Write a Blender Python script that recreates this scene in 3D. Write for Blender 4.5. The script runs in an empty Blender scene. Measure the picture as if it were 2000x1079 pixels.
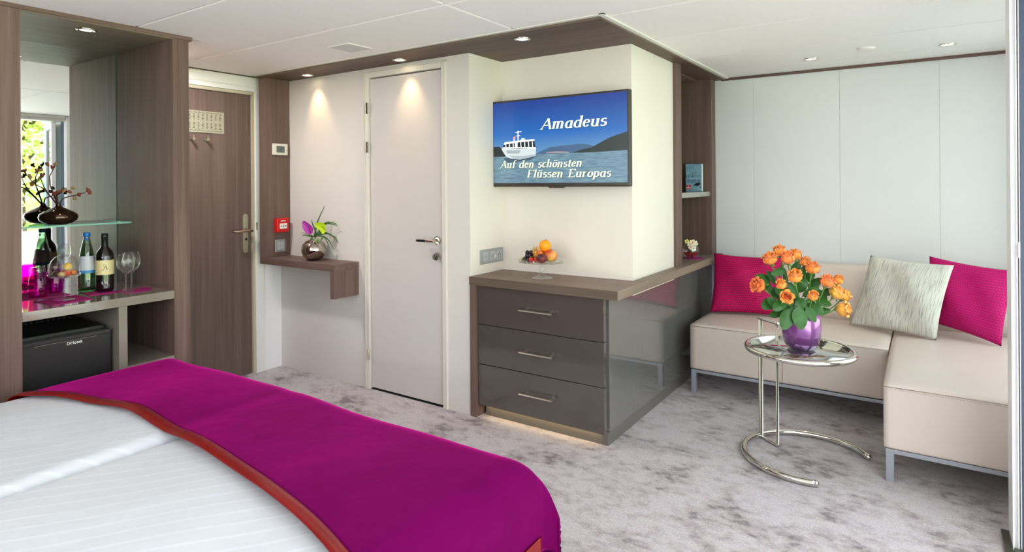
import bpy, bmesh, math, random
from mathutils import Vector, Matrix
random.seed(7)
S = bpy.context.scene
C = S.collection
PI = math.pi

# ------------------------------------------------------------------ camera
F_PX, YAW, ROLL, CY, H = 1193.26, -0.595363, -0.006864, 357.457, 1.3
fwd = Vector((math.sin(YAW), math.cos(YAW), 0))
r0 = Vector((math.cos(YAW), -math.sin(YAW), 0))
u0 = Vector((0, 0, 1))
RGT = math.cos(ROLL) * r0 + math.sin(ROLL) * u0
UP = -math.sin(ROLL) * r0 + math.cos(ROLL) * u0
cam_d = bpy.data.cameras.new('camera')
cam = bpy.data.objects.new('camera', cam_d)
C.objects.link(cam)
cam_d.sensor_fit = 'HORIZONTAL'
cam_d.sensor_width = 36.0
cam_d.lens = F_PX / 2000 * 36.0
cam_d.shift_y = -(539.5 - CY) / 2000
cam_d.clip_start = 0.02
cam_d.clip_end = 300
mw = Matrix((RGT, UP, -fwd)).transposed().to_4x4()
mw.translation = Vector((0, 0, H))
cam.matrix_world = mw
S.camera = cam


def ray(px, py):
    return RGT * ((px - 1000) / F_PX) + UP * ((CY - py) / F_PX) + fwd


def at(px, py, X=None, Y=None, Z=None, D=None):
    """point of the room seen at a photo pixel, on a known plane (or depth)"""
    d = ray(px, py)
    if X is not None: t = X / d.x
    elif Y is not None: t = Y / d.y
    elif Z is not None: t = (Z - H) / d.z
    else: t = D
    return Vector((0, 0, H)) + d * t


# ------------------------------------------------------------------ world, sun, exposure
W = bpy.data.worlds.new('world'); S.world = W; W.use_nodes = True
wn = W.node_tree.nodes; wl = W.node_tree.links
for n in list(wn): wn.remove(n)
wo = wn.new('ShaderNodeOutputWorld'); wb = wn.new('ShaderNodeBackground')
tc = wn.new('ShaderNodeTexCoord'); sx = wn.new('ShaderNodeSeparateXYZ')
rp = wn.new('ShaderNodeValToRGB')
rp.color_ramp.elements[0].position = 0.42; rp.color_ramp.elements[0].color = (0.66, 0.64, 0.64, 1)
rp.color_ramp.elements[1].position = 0.62; rp.color_ramp.elements[1].color = (0.84, 0.93, 1.0, 1)
mr = wn.new('ShaderNodeMapRange'); mr.inputs['From Min'].default_value = -1; mr.inputs['From Max'].default_value = 1
wl.new(tc.outputs['Generated'], sx.inputs[0]); wl.new(sx.outputs['Z'], mr.inputs['Value'])
wl.new(mr.outputs['Result'], rp.inputs[0]); wl.new(rp.outputs[0], wb.inputs['Color'])
wb.inputs['Strength'].default_value = 3.4
wl.new(wb.outputs[0], wo.inputs['Surface'])
S.view_settings.view_transform = 'Standard'
S.view_settings.look = 'None'
S.view_settings.gamma = 1
S.view_settings.use_curve_mapping = False
S.view_settings.exposure = 0.15
S.cycles.max_bounces = 14
S.cycles.diffuse_bounces = 6
S.cycles.transparent_max_bounces = 24
S.cycles.transmission_bounces = 10
S.cycles.glossy_bounces = 6
S.cycles.sample_clamp_indirect = 6
S.cycles.caustics_reflective = False
S.cycles.caustics_refractive = False


def area(name, loc, rot, sx_, sy_, power, col=(1, 1, 1), spread=PI):
    l = bpy.data.lights.new(name, 'AREA'); l.shape = 'RECTANGLE'; l.size = sx_; l.size_y = sy_
    l.energy = power; l.color = col; l.spread = spread
    o = bpy.data.objects.new(name, l); C.objects.link(o); o.location = loc; o.rotation_euler = rot
    return o


# daylight entering through the open window front, and through the lounge window
area('window_daylight', (0.75, 0.7, 1.15), (0, math.radians(90), 0), 1.9, 3.6, 30, (0.98, 0.97, 1.0))
area('lounge_daylight', (0.95, 3.6, 1.25), (0, math.radians(90), 0), 1.5, 1.3, 8, (0.95, 0.97, 1.0))
area('headboard_fill_light', (-1.9, -1.30, 1.15), (math.radians(150), 0, 0), 2.0, 0.12, 44, (1.0, 0.97, 0.98))  # fill light added behind the camera to lift the ceiling
area('rear_fill_light', (-1.7, -1.65, 1.35), (math.radians(90), 0, math.radians(180)), 3.2, 1.3, 160, (1.0, 0.965, 0.97))  # fill light added behind the camera for the far walls

sun_d = bpy.data.lights.new('sun', 'SUN'); sun_d.energy = 15.0; sun_d.angle = 0.01; sun_d.color = (1.0, 0.96, 0.88)
sun = bpy.data.objects.new('sun', sun_d); C.objects.link(sun)
sun.rotation_euler = Vector((0.72, 0.02, -0.69)).to_track_quat('-Z', 'Y').to_euler()   # stands behind the ship, lights the far bank


# ------------------------------------------------------------------ materials
def srgb(c):
    out = []
    for v in c[:3]:
        v = v / 255.0
        out.append(v / 12.92 if v <= 0.04045 else ((v + 0.055) / 1.055) ** 2.4)
    return (out[0], out[1], out[2], 1.0)


MATS = {}


def base_mat(name):
    m = bpy.data.materials.new(name); m.use_nodes = True
    nt = m.node_tree
    return m, nt, nt.nodes['Principled BSDF']


def mat(name, col, rough=0.5, metal=0.0, spec=0.5, noise=0.0, nscale=20.0, bump=0.0, bscale=200.0,
        coat=0.0, sheen=0.0, sheen_col=None, sss=0.0, emit=None, es=0.0, trans=0.0, ior=1.45, alpha=None, aniso=0):
    if name in MATS: return MATS[name]
    m, nt, b = base_mat(name)
    c = srgb(col)
    b.inputs['Base Color'].default_value = c
    b.inputs['Roughness'].default_value = rough
    b.inputs['Metallic'].default_value = metal
    b.inputs['Specular IOR Level'].default_value = spec
    b.inputs['IOR'].default_value = ior
    b.inputs['Coat Weight'].default_value = coat
    b.inputs['Coat Roughness'].default_value = 0.05
    b.inputs['Sheen Weight'].default_value = sheen
    if sheen_col: b.inputs['Sheen Tint'].default_value = srgb(sheen_col)
    b.inputs['Subsurface Weight'].default_value = sss
    if sss: b.inputs['Subsurface Radius'].default_value = (0.01, 0.006, 0.003)
    b.inputs['Transmission Weight'].default_value = trans
    if emit:
        b.inputs['Emission Color'].default_value = srgb(emit); b.inputs['Emission Strength'].default_value = es
    N = nt.nodes; L = nt.links
    t = N.new('ShaderNodeTexCoord')
    nz = N.new('ShaderNodeTexNoise'); nz.inputs['Scale'].default_value = nscale; nz.inputs['Detail'].default_value = 4
    L.new(t.outputs['Object'], nz.inputs['Vector'])
    mx = N.new('ShaderNodeMixRGB'); mx.blend_type = 'MULTIPLY'
    mx.inputs['Fac'].default_value = noise if noise else 0.02
    mx.inputs['Color1'].default_value = c
    L.new(nz.outputs['Fac'], mx.inputs['Color2']); 
    cr = N.new('ShaderNodeMapRange'); cr.inputs['From Min'].default_value = 0.3; cr.inputs['From Max'].default_value = 0.7
    cr.inputs['To Min'].default_value = 0.35; cr.inputs['To Max'].default_value = 1.0
    L.new(nz.outputs['Fac'], cr.inputs['Value']); L.new(cr.outputs['Result'], mx.inputs['Color2'])
    L.new(mx.outputs[0], b.inputs['Base Color'])
    if bump:
        n2 = N.new('ShaderNodeTexNoise'); n2.inputs['Scale'].default_value = bscale; n2.inputs['Detail'].default_value = 3
        L.new(t.outputs['Object'], n2.inputs['Vector'])
        bp = N.new('ShaderNodeBump'); bp.inputs['Strength'].default_value = bump; bp.inputs['Distance'].default_value = 0.003
        L.new(n2.outputs['Fac'], bp.inputs['Height']); L.new(bp.outputs[0], b.inputs['Normal'])
    MATS[name] = m
    return m


def wood(name, axis, c1, c2, rough=0.42, c3=None):
    """laminate with the grain running along one axis"""
    if name in MATS: return MATS[name]
    m, nt, b = base_mat(name); N = nt.nodes; L = nt.links
    t = N.new('ShaderNodeTexCoord')
    def nz(sc_long, sc_cross, detail, dist=0.0):
        mp = N.new('ShaderNodeMapping')
        s = [sc_cross] * 3; s['XYZ'.index(axis)] = sc_long
        mp.inputs['Scale'].default_value = s
        L.new(t.outputs['Object'], mp.inputs['Vector'])
        n = N.new('ShaderNodeTexNoise'); n.inputs['Scale'].default_value = 1; n.inputs['Detail'].default_value = detail
        n.inputs['Distortion'].default_value = dist
        L.new(mp.outputs[0], n.inputs['Vector']); return n
    a = nz(0.7, 14, 3, 0.6); f = nz(2.5, 160, 3); g = nz(1.2, 45, 2, 0.4)
    r = N.new('ShaderNodeValToRGB')
    r.color_ramp.elements[0].position = 0.32; r.color_ramp.elements[0].color = srgb(c1)
    r.color_ramp.elements[1].position = 0.68; r.color_ramp.elements[1].color = srgb(c2)
    ad = N.new('ShaderNodeMixRGB'); ad.inputs['Fac'].default_value = 0.4
    L.new(a.outputs['Fac'], ad.inputs['Color1']); L.new(g.outputs['Fac'], ad.inputs['Color2'])
    a2 = N.new('ShaderNodeMixRGB'); a2.inputs['Fac'].default_value = 0.28
    L.new(ad.outputs[0], a2.inputs['Color1']); L.new(f.outputs['Fac'], a2.inputs['Color2'])
    L.new(a2.outputs[0], r.inputs[0]); L.new(r.outputs[0], b.inputs['Base Color'])
    b.inputs['Roughness'].default_value = rough + 0.08
    b.inputs['Specular IOR Level'].default_value = 0.25
    bp = N.new('ShaderNodeBump'); bp.inputs['Strength'].default_value = 0.12; bp.inputs['Distance'].default_value = 0.001
    L.new(f.outputs['Fac'], bp.inputs['Height']); L.new(bp.outputs[0], b.inputs['Normal'])
    MATS[name] = m
    return m


def thin_glass(name, tint=(250, 252, 251), gl=0.10, rim=0.75, rough=0.0, blend=0.2, refl=(255, 255, 255)):
    """thin clear glass: see-through with a fresnel reflection"""
    if name in MATS: return MATS[name]
    m = bpy.data.materials.new(name); m.use_nodes = True; nt = m.node_tree; N = nt.nodes; L = nt.links
    for n in list(N): N.remove(n)
    o = N.new('ShaderNodeOutputMaterial'); tr = N.new('ShaderNodeBsdfTransparent'); g = N.new('ShaderNodeBsdfGlossy')
    tr.inputs['Color'].default_value = srgb(tint); g.inputs['Roughness'].default_value = rough
    g.inputs['Color'].default_value = srgb(refl)
    lw = N.new('ShaderNodeLayerWeight'); lw.inputs['Blend'].default_value = blend
    mp = N.new('ShaderNodeMapRange'); mp.inputs['To Min'].default_value = gl; mp.inputs['To Max'].default_value = rim
    L.new(lw.outputs['Facing'], mp.inputs['Value'])
    mx = N.new('ShaderNodeMixShader'); L.new(mp.outputs['Result'], mx.inputs['Fac'])
    L.new(tr.outputs[0], mx.inputs[1]); L.new(g.outputs[0], mx.inputs[2]); L.new(mx.outputs[0], o.inputs['Surface'])
    MATS[name] = m
    return m


WD1, WD2 = (84, 66, 59), (124, 101, 93)
def woodv(): return wood('wood_vertical', 'Z', WD1, WD2)
def woodx(): return wood('wood_along_x', 'X', WD1, WD2)
def woody(): return wood('wood_along_y', 'Y', WD1, WD2)
M_doorwood = lambda: wood('wood_door', 'Z', (84, 68, 62), (118, 99, 91), 0.4)
M_white = lambda: mat('white_paint', (232, 231, 226), 0.45, noise=0.02)
M_greige = lambda: mat('greige_wall_panel', (216, 210, 204), 0.5, noise=0.03, nscale=6)
M_greige_door = lambda: mat('greige_door', (206, 199, 195), 0.42, noise=0.03, nscale=6)
M_cream = lambda: mat('cream_wall_panel', (231, 224, 214), 0.5, noise=0.03, nscale=5)
M_frame = lambda: mat('cream_frame_paint', (221, 214, 205), 0.4)
M_sofawall = lambda: mat('pale_grey_wall_panel', (222, 223, 222), 0.42, noise=0.03, nscale=5, bump=0.05, bscale=90)
M_gloss = lambda: mat('taupe_gloss_lacquer', (80, 73, 68), 0.06, coat=1.0, spec=0.6)
M_gloss2 = lambda: mat('grey_gloss_counter', (138, 129, 118), 0.07, coat=0.8, spec=0.6)
M_plinth = lambda: mat('grey_plinth', (104, 100, 94), 0.3)
M_chrome = lambda: mat('chrome', (225, 222, 214), 0.06, metal=1.0)
M_steel = lambda: mat('brushed_steel', (196, 190, 180), 0.28, metal=1.0, noise=0.1, nscale=300)
M_brass = lambda: mat('champagne_metal', (205, 198, 172), 0.33, metal=0.85)
M_silver = lambda: mat('silver_plastic', (163, 164, 165), 0.35, metal=0.35)
M_silverframe = lambda: mat('silver_frame', (170, 174, 182), 0.38, metal=0.6)
M_black = lambda: mat('black_plastic', (26, 26, 27), 0.35)
M_dark = lambda: mat('dark_void', (14, 14, 14), 0.6)
M_leather = lambda: mat('beige_leather', (211, 197, 187), 0.42, noise=0.06, nscale=4, bump=0.12, bscale=260, spec=0.45)


# ------------------------------------------------------------------ mesh helpers
def bx(bm, x0, x1, y0, y1, z0, z1, bev=0.0, seg=2):
    x0, x1 = min(x0, x1), max(x0, x1); y0, y1 = min(y0, y1), max(y0, y1); z0, z1 = min(z0, z1), max(z0, z1)
    v = [bm.verts.new((x, y, z)) for z in (z0, z1) for y in (y0, y1) for x in (x0, x1)]
    fs = [(0, 2, 3, 1), (4, 5, 7, 6), (0, 1, 5, 4), (2, 6, 7, 3), (0, 4, 6, 2), (1, 3, 7, 5)]
    f = [bm.faces.new([v[i] for i in q]) for q in fs]
    if bev > 0:
        e = list({ed for fc in f for ed in fc.edges})
        bmesh.ops.bevel(bm, geom=e, offset=bev, segments=seg, profile=0.5, affect='EDGES')
    return v


def obox(bm, center, size, rot, bev=0.0, seg=2):
    """oriented box; rot is a 3x3 matrix"""
    n0 = len(bm.verts)
    tmp = bmesh.new(); bx(tmp, -size[0]/2, size[0]/2, -size[1]/2, size[1]/2, -size[2]/2, size[2]/2, bev, seg)
    addbm(bm, tmp, Matrix.Translation(Vector(center)) @ rot.to_4x4()); tmp.free()


def addbm(dst, src, mtx=None):
    mp = {}
    for v in src.verts:
        mp[v] = dst.verts.new(mtx @ v.co if mtx else v.co)
    for f in src.faces:
        try:
            nf = dst.faces.new([mp[v] for v in f.verts]); nf.smooth = f.smooth
        except ValueError: pass


def lathe(bm, prof, c=(0, 0, 0), seg=32, smooth=True, rot=None, close=False):
    """prof: list of (radius, z)"""
    c = Vector(c); rings = []
    for r, z in prof:
        if r < 1e-5:
            p = Vector((0, 0, z)); p = (rot @ p if rot else p) + c
            rings.append([bm.verts.new(p)])
        else:
            ring = []
            for i in range(seg):
                a = 2 * PI * i / seg
                p = Vector((r * math.cos(a), r * math.sin(a), z)); p = (rot @ p if rot else p) + c
                ring.append(bm.verts.new(p))
            rings.append(ring)
    pairs = list(zip(rings[:-1], rings[1:]))
    if close: pairs.append((rings[-1], rings[0]))
    for a, b in pairs:
        for i in range(seg):
            j = (i + 1) % seg
            if len(a) == 1 and len(b) == 1: continue
            if len(a) == 1: f = bm.faces.new((a[0], b[i], b[j]))
            elif len(b) == 1: f = bm.faces.new((a[i], b[0], a[j]))
            else: f = bm.faces.new((a[i], b[i], b[j], a[j]))
            f.smooth = smooth
    for ring in (rings[0], rings[-1]):
        if len(ring) > 1 and not close:
            pass
    return rings


def cyl(bm, a, b, r, seg=20, r2=None, caps=True):
    a = Vector(a); b = Vector(b); d = b - a; L = d.length
    q = d.to_track_quat('Z', 'Y').to_matrix()
    r2 = r if r2 is None else r2
    prof = [(0, 0), (r, 0), (r, 0), (r2, L), (r2, L), (0, L)] if caps else [(r, 0), (r2, L)]
    lathe(bm, prof, a, seg, True, q)


def tube(bm, pts, r, seg=10, closed=False, caps=True):
    pts = [Vector(p) for p in pts]; n = len(pts)
    rs = r if isinstance(r, (list, tuple)) else [r] * n
    rings = []; up = None
    for i, p in enumerate(pts):
        if closed: d = pts[(i + 1) % n] - pts[i - 1]
        else: d = pts[min(i + 1, n - 1)] - pts[max(i - 1, 0)]
        d.normalize()
        if up is None:
            up = Vector((0, 0, 1)) if abs(d.z) < 0.9 else Vector((1, 0, 0))
        sd = d.cross(up); sd.normalize(); up = sd.cross(d); up.normalize()
        rings.append([bm.verts.new(p + (sd * math.cos(2*PI*k/seg) + up * math.sin(2*PI*k/seg)) * rs[i]) for k in range(seg)])
    pr = list(zip(rings[:-1], rings[1:]))
    if closed: pr.append((rings[-1], rings[0]))
    for a, b in pr:
        for k in range(seg):
            f = bm.faces.new((a[k], a[(k+1) % seg], b[(k+1) % seg], b[k])); f.smooth = True
    if caps and not closed:
        bm.faces.new(list(reversed(rings[0]))); bm.faces.new(rings[-1])


def sphere(bm, c, r, seg=16, rings=10, sc=(1, 1, 1), smooth=True):
    if not isinstance(r, (int, float)): sc = r; r = 1
    prof = [(math.sin(PI * i / rings) * 1.0 if 0 < i < rings else 0, -math.cos(PI * i / rings)) for i in range(rings + 1)]
    t = bmesh.new(); lathe(t, prof, (0, 0, 0), seg, smooth)
    addbm(bm, t, Matrix.Translation(Vector(c)) @ Matrix.Diagonal((r*sc[0], r*sc[1], r*sc[2], 1))); t.free()


def poly(bm, pts):
    return bm.faces.new([bm.verts.new(p) for p in pts])


def prism(bm, pts2, f3, t):
    """extrude a 2-D outline; f3 maps (u, v, w) to a point, w in 0..t"""
    a = [bm.verts.new(f3(u, v, 0)) for u, v in pts2]; b = [bm.verts.new(f3(u, v, t)) for u, v in pts2]
    n = len(a); bm.faces.new(list(reversed(a))); bm.faces.new(b)
    for i in range(n): bm.faces.new((a[i], a[(i+1) % n], b[(i+1) % n], b[i]))


def wloc(o):
    v = Vector((0, 0, 0))
    while o is not None:
        v = v + o.location; o = o.parent
    return v


def obj(name, bm, m, parent=None, local=False, label=None):
    me = bpy.data.meshes.new(name)
    bmesh.ops.recalc_face_normals(bm, faces=bm.faces[:])
    if parent is not None and not local:
        off = wloc(parent)
        for v in bm.verts: v.co -= off
    bm.to_mesh(me); bm.free()
    o = bpy.data.objects.new(name, me); C.objects.link(o)
    if m is not None: me.materials.append(m() if callable(m) else m)
    if parent is not None: o.parent = parent
    if label: o['label'] = label
    return o


def solo(name, bm, m, label, cat, group=None, loc=None):
    """a thing that is one mesh, its origin at its base"""
    xs = [v.co for v in bm.verts]
    if loc is None:
        loc = Vector((sum(v.x for v in xs)/len(xs), sum(v.y for v in xs)/len(xs), min(v.z for v in xs)))
    loc = Vector(loc)
    for v in bm.verts: v.co -= loc
    o = obj(name, bm, m); o.location = loc
    o['label'] = label; o['category'] = cat
    if group: o['group'] = group
    return o


def thing(name, label, cat, loc=(0, 0, 0), rotz=0, group=None):
    o = bpy.data.objects.new(name, None); C.objects.link(o); o.empty_display_size = 0.05
    o.location = loc; o.rotation_euler = (0, 0, rotz); o['label'] = label; o['category'] = cat
    if group: o['group'] = group
    return o


def struct(name, bm, m, label=None):
    o = obj(name, bm, m); o['kind'] = 'structure'
    if label: o['label'] = label
    return o


def spart(name, bm, m, parent):
    return obj(name, bm, m, parent)


def B(*boxes, bev=0.0):
    bm = bmesh.new()
    for b in boxes: bx(bm, *b, bev=bev)
    return bm


def spot(name, loc, power, ang=50, target=None, parent=None, col=(1.0, 0.72, 0.42), blend=0.6, r=0.012):
    l = bpy.data.lights.new(name, 'SPOT'); l.energy = power; l.color = col; l.spot_size = math.radians(ang)
    l.spot_blend = blend; l.shadow_soft_size = r
    o = bpy.data.objects.new(name, l); C.objects.link(o)
    d = (Vector(target) - Vector(loc)) if target else Vector((0, 0, -1))
    o.rotation_euler = d.to_track_quat('-Z', 'Y').to_euler()
    if parent: o.parent = parent; o.location = Vector(loc) - wloc(parent)
    else: o.location = loc
    return o
# ================================================================== THE ROOM
ZC = 2.045          # ceiling
YB = 2.70           # wall with the bathroom door
YN = 3.02           # wall behind the TV
YS = 4.52           # wall behind the sofa
XE = -3.84          # wall with the entry door
XW = 0.245          # window front


def carpet():
    m, nt, b = base_mat('mottled_carpet'); N = nt.nodes; L = nt.links
    t = N.new('ShaderNodeTexCoord')
    def noise(sc, det, dist, scale=(1, 1, 1), rot=0):
        mp = N.new('ShaderNodeMapping'); mp.inputs['Scale'].default_value = scale; mp.inputs['Rotation'].default_value = (0, 0, rot)
        L.new(t.outputs['Object'], mp.inputs[0])
        n = N.new('ShaderNodeTexNoise'); n.inputs['Scale'].default_value = sc; n.inputs['Detail'].default_value = det
        n.inputs['Distortion'].default_value = dist; n.inputs['Roughness'].default_value = 0.6
        L.new(mp.outputs[0], n.inputs['Vector']); return n
    big = noise(3.6, 6, 0.25, (1, 1.35, 1), 0.5); mid = noise(15, 5, 0.3, (1, 1.5, 1), 0.4); fib = noise(330, 2, 0); fib2 = noise(120, 3, 0)
    r = N.new('ShaderNodeValToRGB'); e = r.color_ramp.elements
    e[0].position = 0.38; e[0].color = srgb((126, 115, 117)); e[1].position = 0.54; e[1].color = srgb((196, 188, 190))
    k = e.new(0.45); k.color = srgb((174, 164, 165))
    mx = N.new('ShaderNodeMixRGB'); mx.inputs['Fac'].default_value = 0.42
    L.new(big.outputs['Fac'], mx.inputs['Color1']); L.new(mid.outputs['Fac'], mx.inputs['Color2'])
    L.new(mx.outputs[0], r.inputs[0])
    mm = N.new('ShaderNodeMixRGB'); mm.blend_type = 'OVERLAY'; mm.inputs['Fac'].default_value = 0.95
    fa = N.new('ShaderNodeMixRGB'); fa.inputs['Fac'].default_value = 0.5
    L.new(fib.outputs['Color'], fa.inputs['Color1']); L.new(fib2.outputs['Fac'], fa.inputs['Color2'])
    L.new(r.outputs[0], mm.inputs['Color1']); L.new(fa.outputs[0], mm.inputs['Color2'])
    L.new(mm.outputs[0], b.inputs['Base Color']); b.inputs['Roughness'].default_value = 0.95
    b.inputs['Specular IOR Level'].default_value = 0.1
    b.inputs['Sheen Weight'].default_value = 0.2
    ad = N.new('ShaderNodeMath'); ad.operation = 'ADD'
    L.new(fib.outputs['Fac'], ad.inputs[0]); L.new(fib2.outputs['Fac'], ad.inputs[1])
    bp = N.new('ShaderNodeBump'); bp.inputs['Strength'].default_value = 0.6; bp.inputs['Distance'].default_value = 0.006
    L.new(ad.outputs[0], bp.inputs['Height']); L.new(bp.outputs[0], b.inputs['Normal'])
    return m


struct('floor', B((XE - 0.1, 0.75, -1.5, YS + 0.1, -0.06, 0)), carpet())

# ceiling: long boards with narrow shadow gaps between them
bm = bmesh.new()
bx(bm, XE - 0.1, 0.75, -1.5, YS + 0.1, ZC + 0.012, ZC + 0.06)
ys = [-1.5, -0.86, -0.30, 0.26, 0.82, 1.39, 1.955, 2.51, 3.075, 3.65, 4.22, YS + 0.1]
g = 0.008
for a, b_ in zip(ys[:-1], ys[1:]):
    if b_ <= 2.52:
        for xa, xb in ((XE - 0.1, -1.65), (-1.65, 0.75)):
            bx(bm, xa + g, xb - g, a + g, b_ - g, ZC, ZC + 0.012)
    else:
        bx(bm, XE - 0.1, 0.75, a + g * 0.6, b_ - g * 0.6, ZC, ZC + 0.012)
struct('ceiling', bm, mat('ceiling_board', (240, 236, 234), 0.6, noise=0.03, nscale=60, bump=0.04, bscale=300))

# walls
struct('wall_entry', B((XE - 0.1, XE, -1.5, 1.66, 0, ZC), (XE - 0.1, XE, 2.56, YB, 0, ZC), (XE - 0.1, XE, 1.66, 2.56, 1.965, ZC)), M_white)
bm = B((XE, -2.945, YB, YB + 0.1, 0, 2.03), (-2.285, -2.115, YB, YB + 0.1, 0, 2.03), (-2.945, -2.285, YB, YB + 0.1, 2.002, 2.03))
struct('wall_bathroom', bm, M_greige)
struct('wall_niche_side', B((-2.215, -2.113, YB + 0.0005, YN + 0.1, 0.0, 2.0295)), M_cream)
struct('wall_niche', B((-2.113, -1.281, YN, YN + 0.08, 0.70, 2.0295)), M_cream)
struct('wall_lounge_side', B((-1.36, -1.281, YN + 0.08, 3.655, 0.70, 2.0295)), M_cream)
bm = bmesh.new()
xs = [-2.2, -1.003, -0.466, 0.07, 0.56]
for a, b_ in zip(xs[:-1], xs[1:]): bx(bm, a + 0.0002, b_ - 0.0002, YS, YS + 0.02, 0, ZC, bev=0.002, seg=2)
bx(bm, -2.2, 0.56, YS + 0.019, YS + 0.08, 0, ZC)
struct('wall_sofa', bm, M_sofawall)
# window side beyond the post: low wall, header and the lounge window
struct('wall_lounge_window', B((0.56, 0.64, 2.72, YS, 0, 0.42), (0.56, 0.64, 2.72, 2.95, 0.42, ZC), (0.56, 0.64, 4.35, YS, 0.42, ZC), (0.56, 0.64, 2.95, 4.35, 1.98, ZC)), M_white)
struct('wall_headboard', B((XE, 0.75, -1.5, -1.42, 0, 0.75), (XE, -3.3, -1.5, -1.42, 0.75, ZC), (-0.1, 0.75, -1.5, -1.42, 0.75, ZC), (-3.3, -0.1, -1.5, -1.42, 1.98, ZC)), M_white)
# window post with its profiles (cream on the room side, dark outside)
w = struct('window_1', B((XW, 0.30, 2.735, 2.88, 0, ZC), bev=0.003), mat('window_profile_white', (238, 238, 240), 0.35))
spart('window_bead', B((XW - 0.0015, XW + 0.003, 2.730, 2.737, 0, ZC), (0.2575, 0.2610, 2.720, 2.7345, 0, ZC), (0.2646, 0.2680, 2.716, 2.7345, 0, ZC), bev=0.0006), mat('window_bead_white', (250, 250, 250), 0.25), w)
spart('window_gasket', B((0.2611, 0.2645, 2.728, 2.7348, 0, ZC)), mat('gasket_grey', (120, 120, 122), 0.6), w)
bm = B((0.2608, 0.2668, 2.706, 2.7155, 1.03, 1.085), bev=0.0015)
k = spart('window_catch', bm, mat('window_catch_white', (236, 236, 236), 0.4), w)
spart('post_cladding', B((0.3, 0.56, 2.736, 2.88, 0, ZC)), M_white, w)
spart('outer_frame', B((0.2684, 0.335, 2.712, 2.7345, 0, ZC - 0.04)), mat('anthracite_frame', (74, 84, 108), 0.35), w)
spart('header', B((XW, 0.42, -1.42, 2.711, 1.985, ZC), (XW - 0.03, XW + 0.002, -1.42, 2.711, 2.015, ZC - 0.001), bev=0.003), mat('window_header', (205, 205, 196), 0.45), w)
# dark bronze floor rail
struct('trim_threshold', B((0.221, 0.245, -1.42, 2.87, 0, 0.014), (0.245, 0.56, -1.42, 2.711, 0, 0.03), bev=0.002), mat('bronze_rail', (94, 96, 84), 0.3, metal=0.5, noise=0.2, nscale=12))
w2 = struct('window_2', B((0.575, 0.625, 2.95, 2.99, 0.42, 1.98), (0.575, 0.625, 4.31, 4.35, 0.42, 1.98), (0.575, 0.625, 2.99, 4.31, 0.42, 0.46), (0.575, 0.625, 2.99, 4.31, 1.94, 1.98), bev=0.003), mat('window_profile_white', (224, 224, 226), 0.35))
spart('pane', B((0.597, 0.603, 2.99, 4.31, 0.46, 1.94)), thin_glass('window_glass', (246, 250, 250), 0.05, 0.5), w2)
w3 = struct('added_rear_window', B((-3.3, -3.25, -1.49, -1.43, 0.75, 1.98), (-0.15, -0.1, -1.49, -1.43, 0.75, 1.98), (-3.25, -0.15, -1.49, -1.43, 0.75, 0.8), (-3.25, -0.15, -1.49, -1.43, 1.93, 1.98), bev=0.003), mat('window_profile_white', (224, 224, 226), 0.35))  # unseen rear window, added so fill light can come from behind
spart('pane', B((-3.25, -0.15, -1.463, -1.457, 0.8, 1.93)), thin_glass('window_glass'), w3)
# open door leaf of the french window, swung outward
L0 = Vector((0.36, 2.655, 0)); L1 = Vector((0.93, 2.79, 0)); d_ = (L1 - L0).normalized(); n_ = Vector((-d_.y, d_.x, 0))
def leafbox(bm, a, b_, z0, z1, th=0.02):
    p = L0 + d_ * (a + b_) / 2; R_ = Matrix((d_, n_, Vector((0, 0, 1)))).transposed()
    obox(bm, (p.x, p.y, (z0 + z1) / 2), (b_ - a, th * 2, z1 - z0), R_, 0.003, 1)
LL = (L1 - L0).length
bm = bmesh.new()
for a, b_, z0, z1 in ((0, 0.06, 0.04, 1.98), (LL - 0.06, LL, 0.04, 1.98), (0.06, LL - 0.06, 0.04, 0.10), (0.06, LL - 0.06, 1.92, 1.98)): leafbox(bm, a, b_, z0, z1)
w4 = struct('door_3', bm, mat('window_profile_white', (224, 224, 226), 0.35))
bm = bmesh.new(); leafbox(bm, 0.06, LL - 0.06, 0.10, 1.92, 0.004); spart('pane', bm, thin_glass('window_glass_grey', (150, 160, 160), 0.12, 0.6), w4)

# ceiling trims
struct('trim_sofa_wall', B((-1.222, 0.56, YS - 0.012, YS - 0.0005, ZC - 0.0185, ZC - 0.0005)), woodx)
struct('trim_entry_wall', B((XE + 0.0005, XE + 0.012, 1.66, 2.5, ZC - 0.008, ZC - 0.0005)), mat('dark_edge', (84, 74, 64), 0.5))
# wood soffit running over the niche and the bookcase, with its edge and the white shadow strip
sf = struct('trim_soffit', B((-3.79, -1.195, 2.478, 3.1, 2.030, 2.040), (-1.36, -1.195, 3.1, 4.50, 2.030, 2.040)), wood('wood_soffit', 'X', (74, 59, 50), (108, 88, 76)))
spart('soffit_edge', B((-1.1955, -1.1925, 2.474, 4.50, 2.0295, 2.041), (-3.79, -1.1925, 2.4735, 2.4785, 2.0295, 2.041)), mat('soffit_edge_brown', (104, 90, 78), 0.45), sf)
spart('shadow_strip', B((-1.1925, -1.168, 2.45, 4.50, 2.037, ZC - 0.0005), (-3.79, -1.168, 2.45, 2.4735, 2.040, ZC - 0.0005)), mat('white_strip', (222, 220, 212), 0.5), sf)

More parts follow.
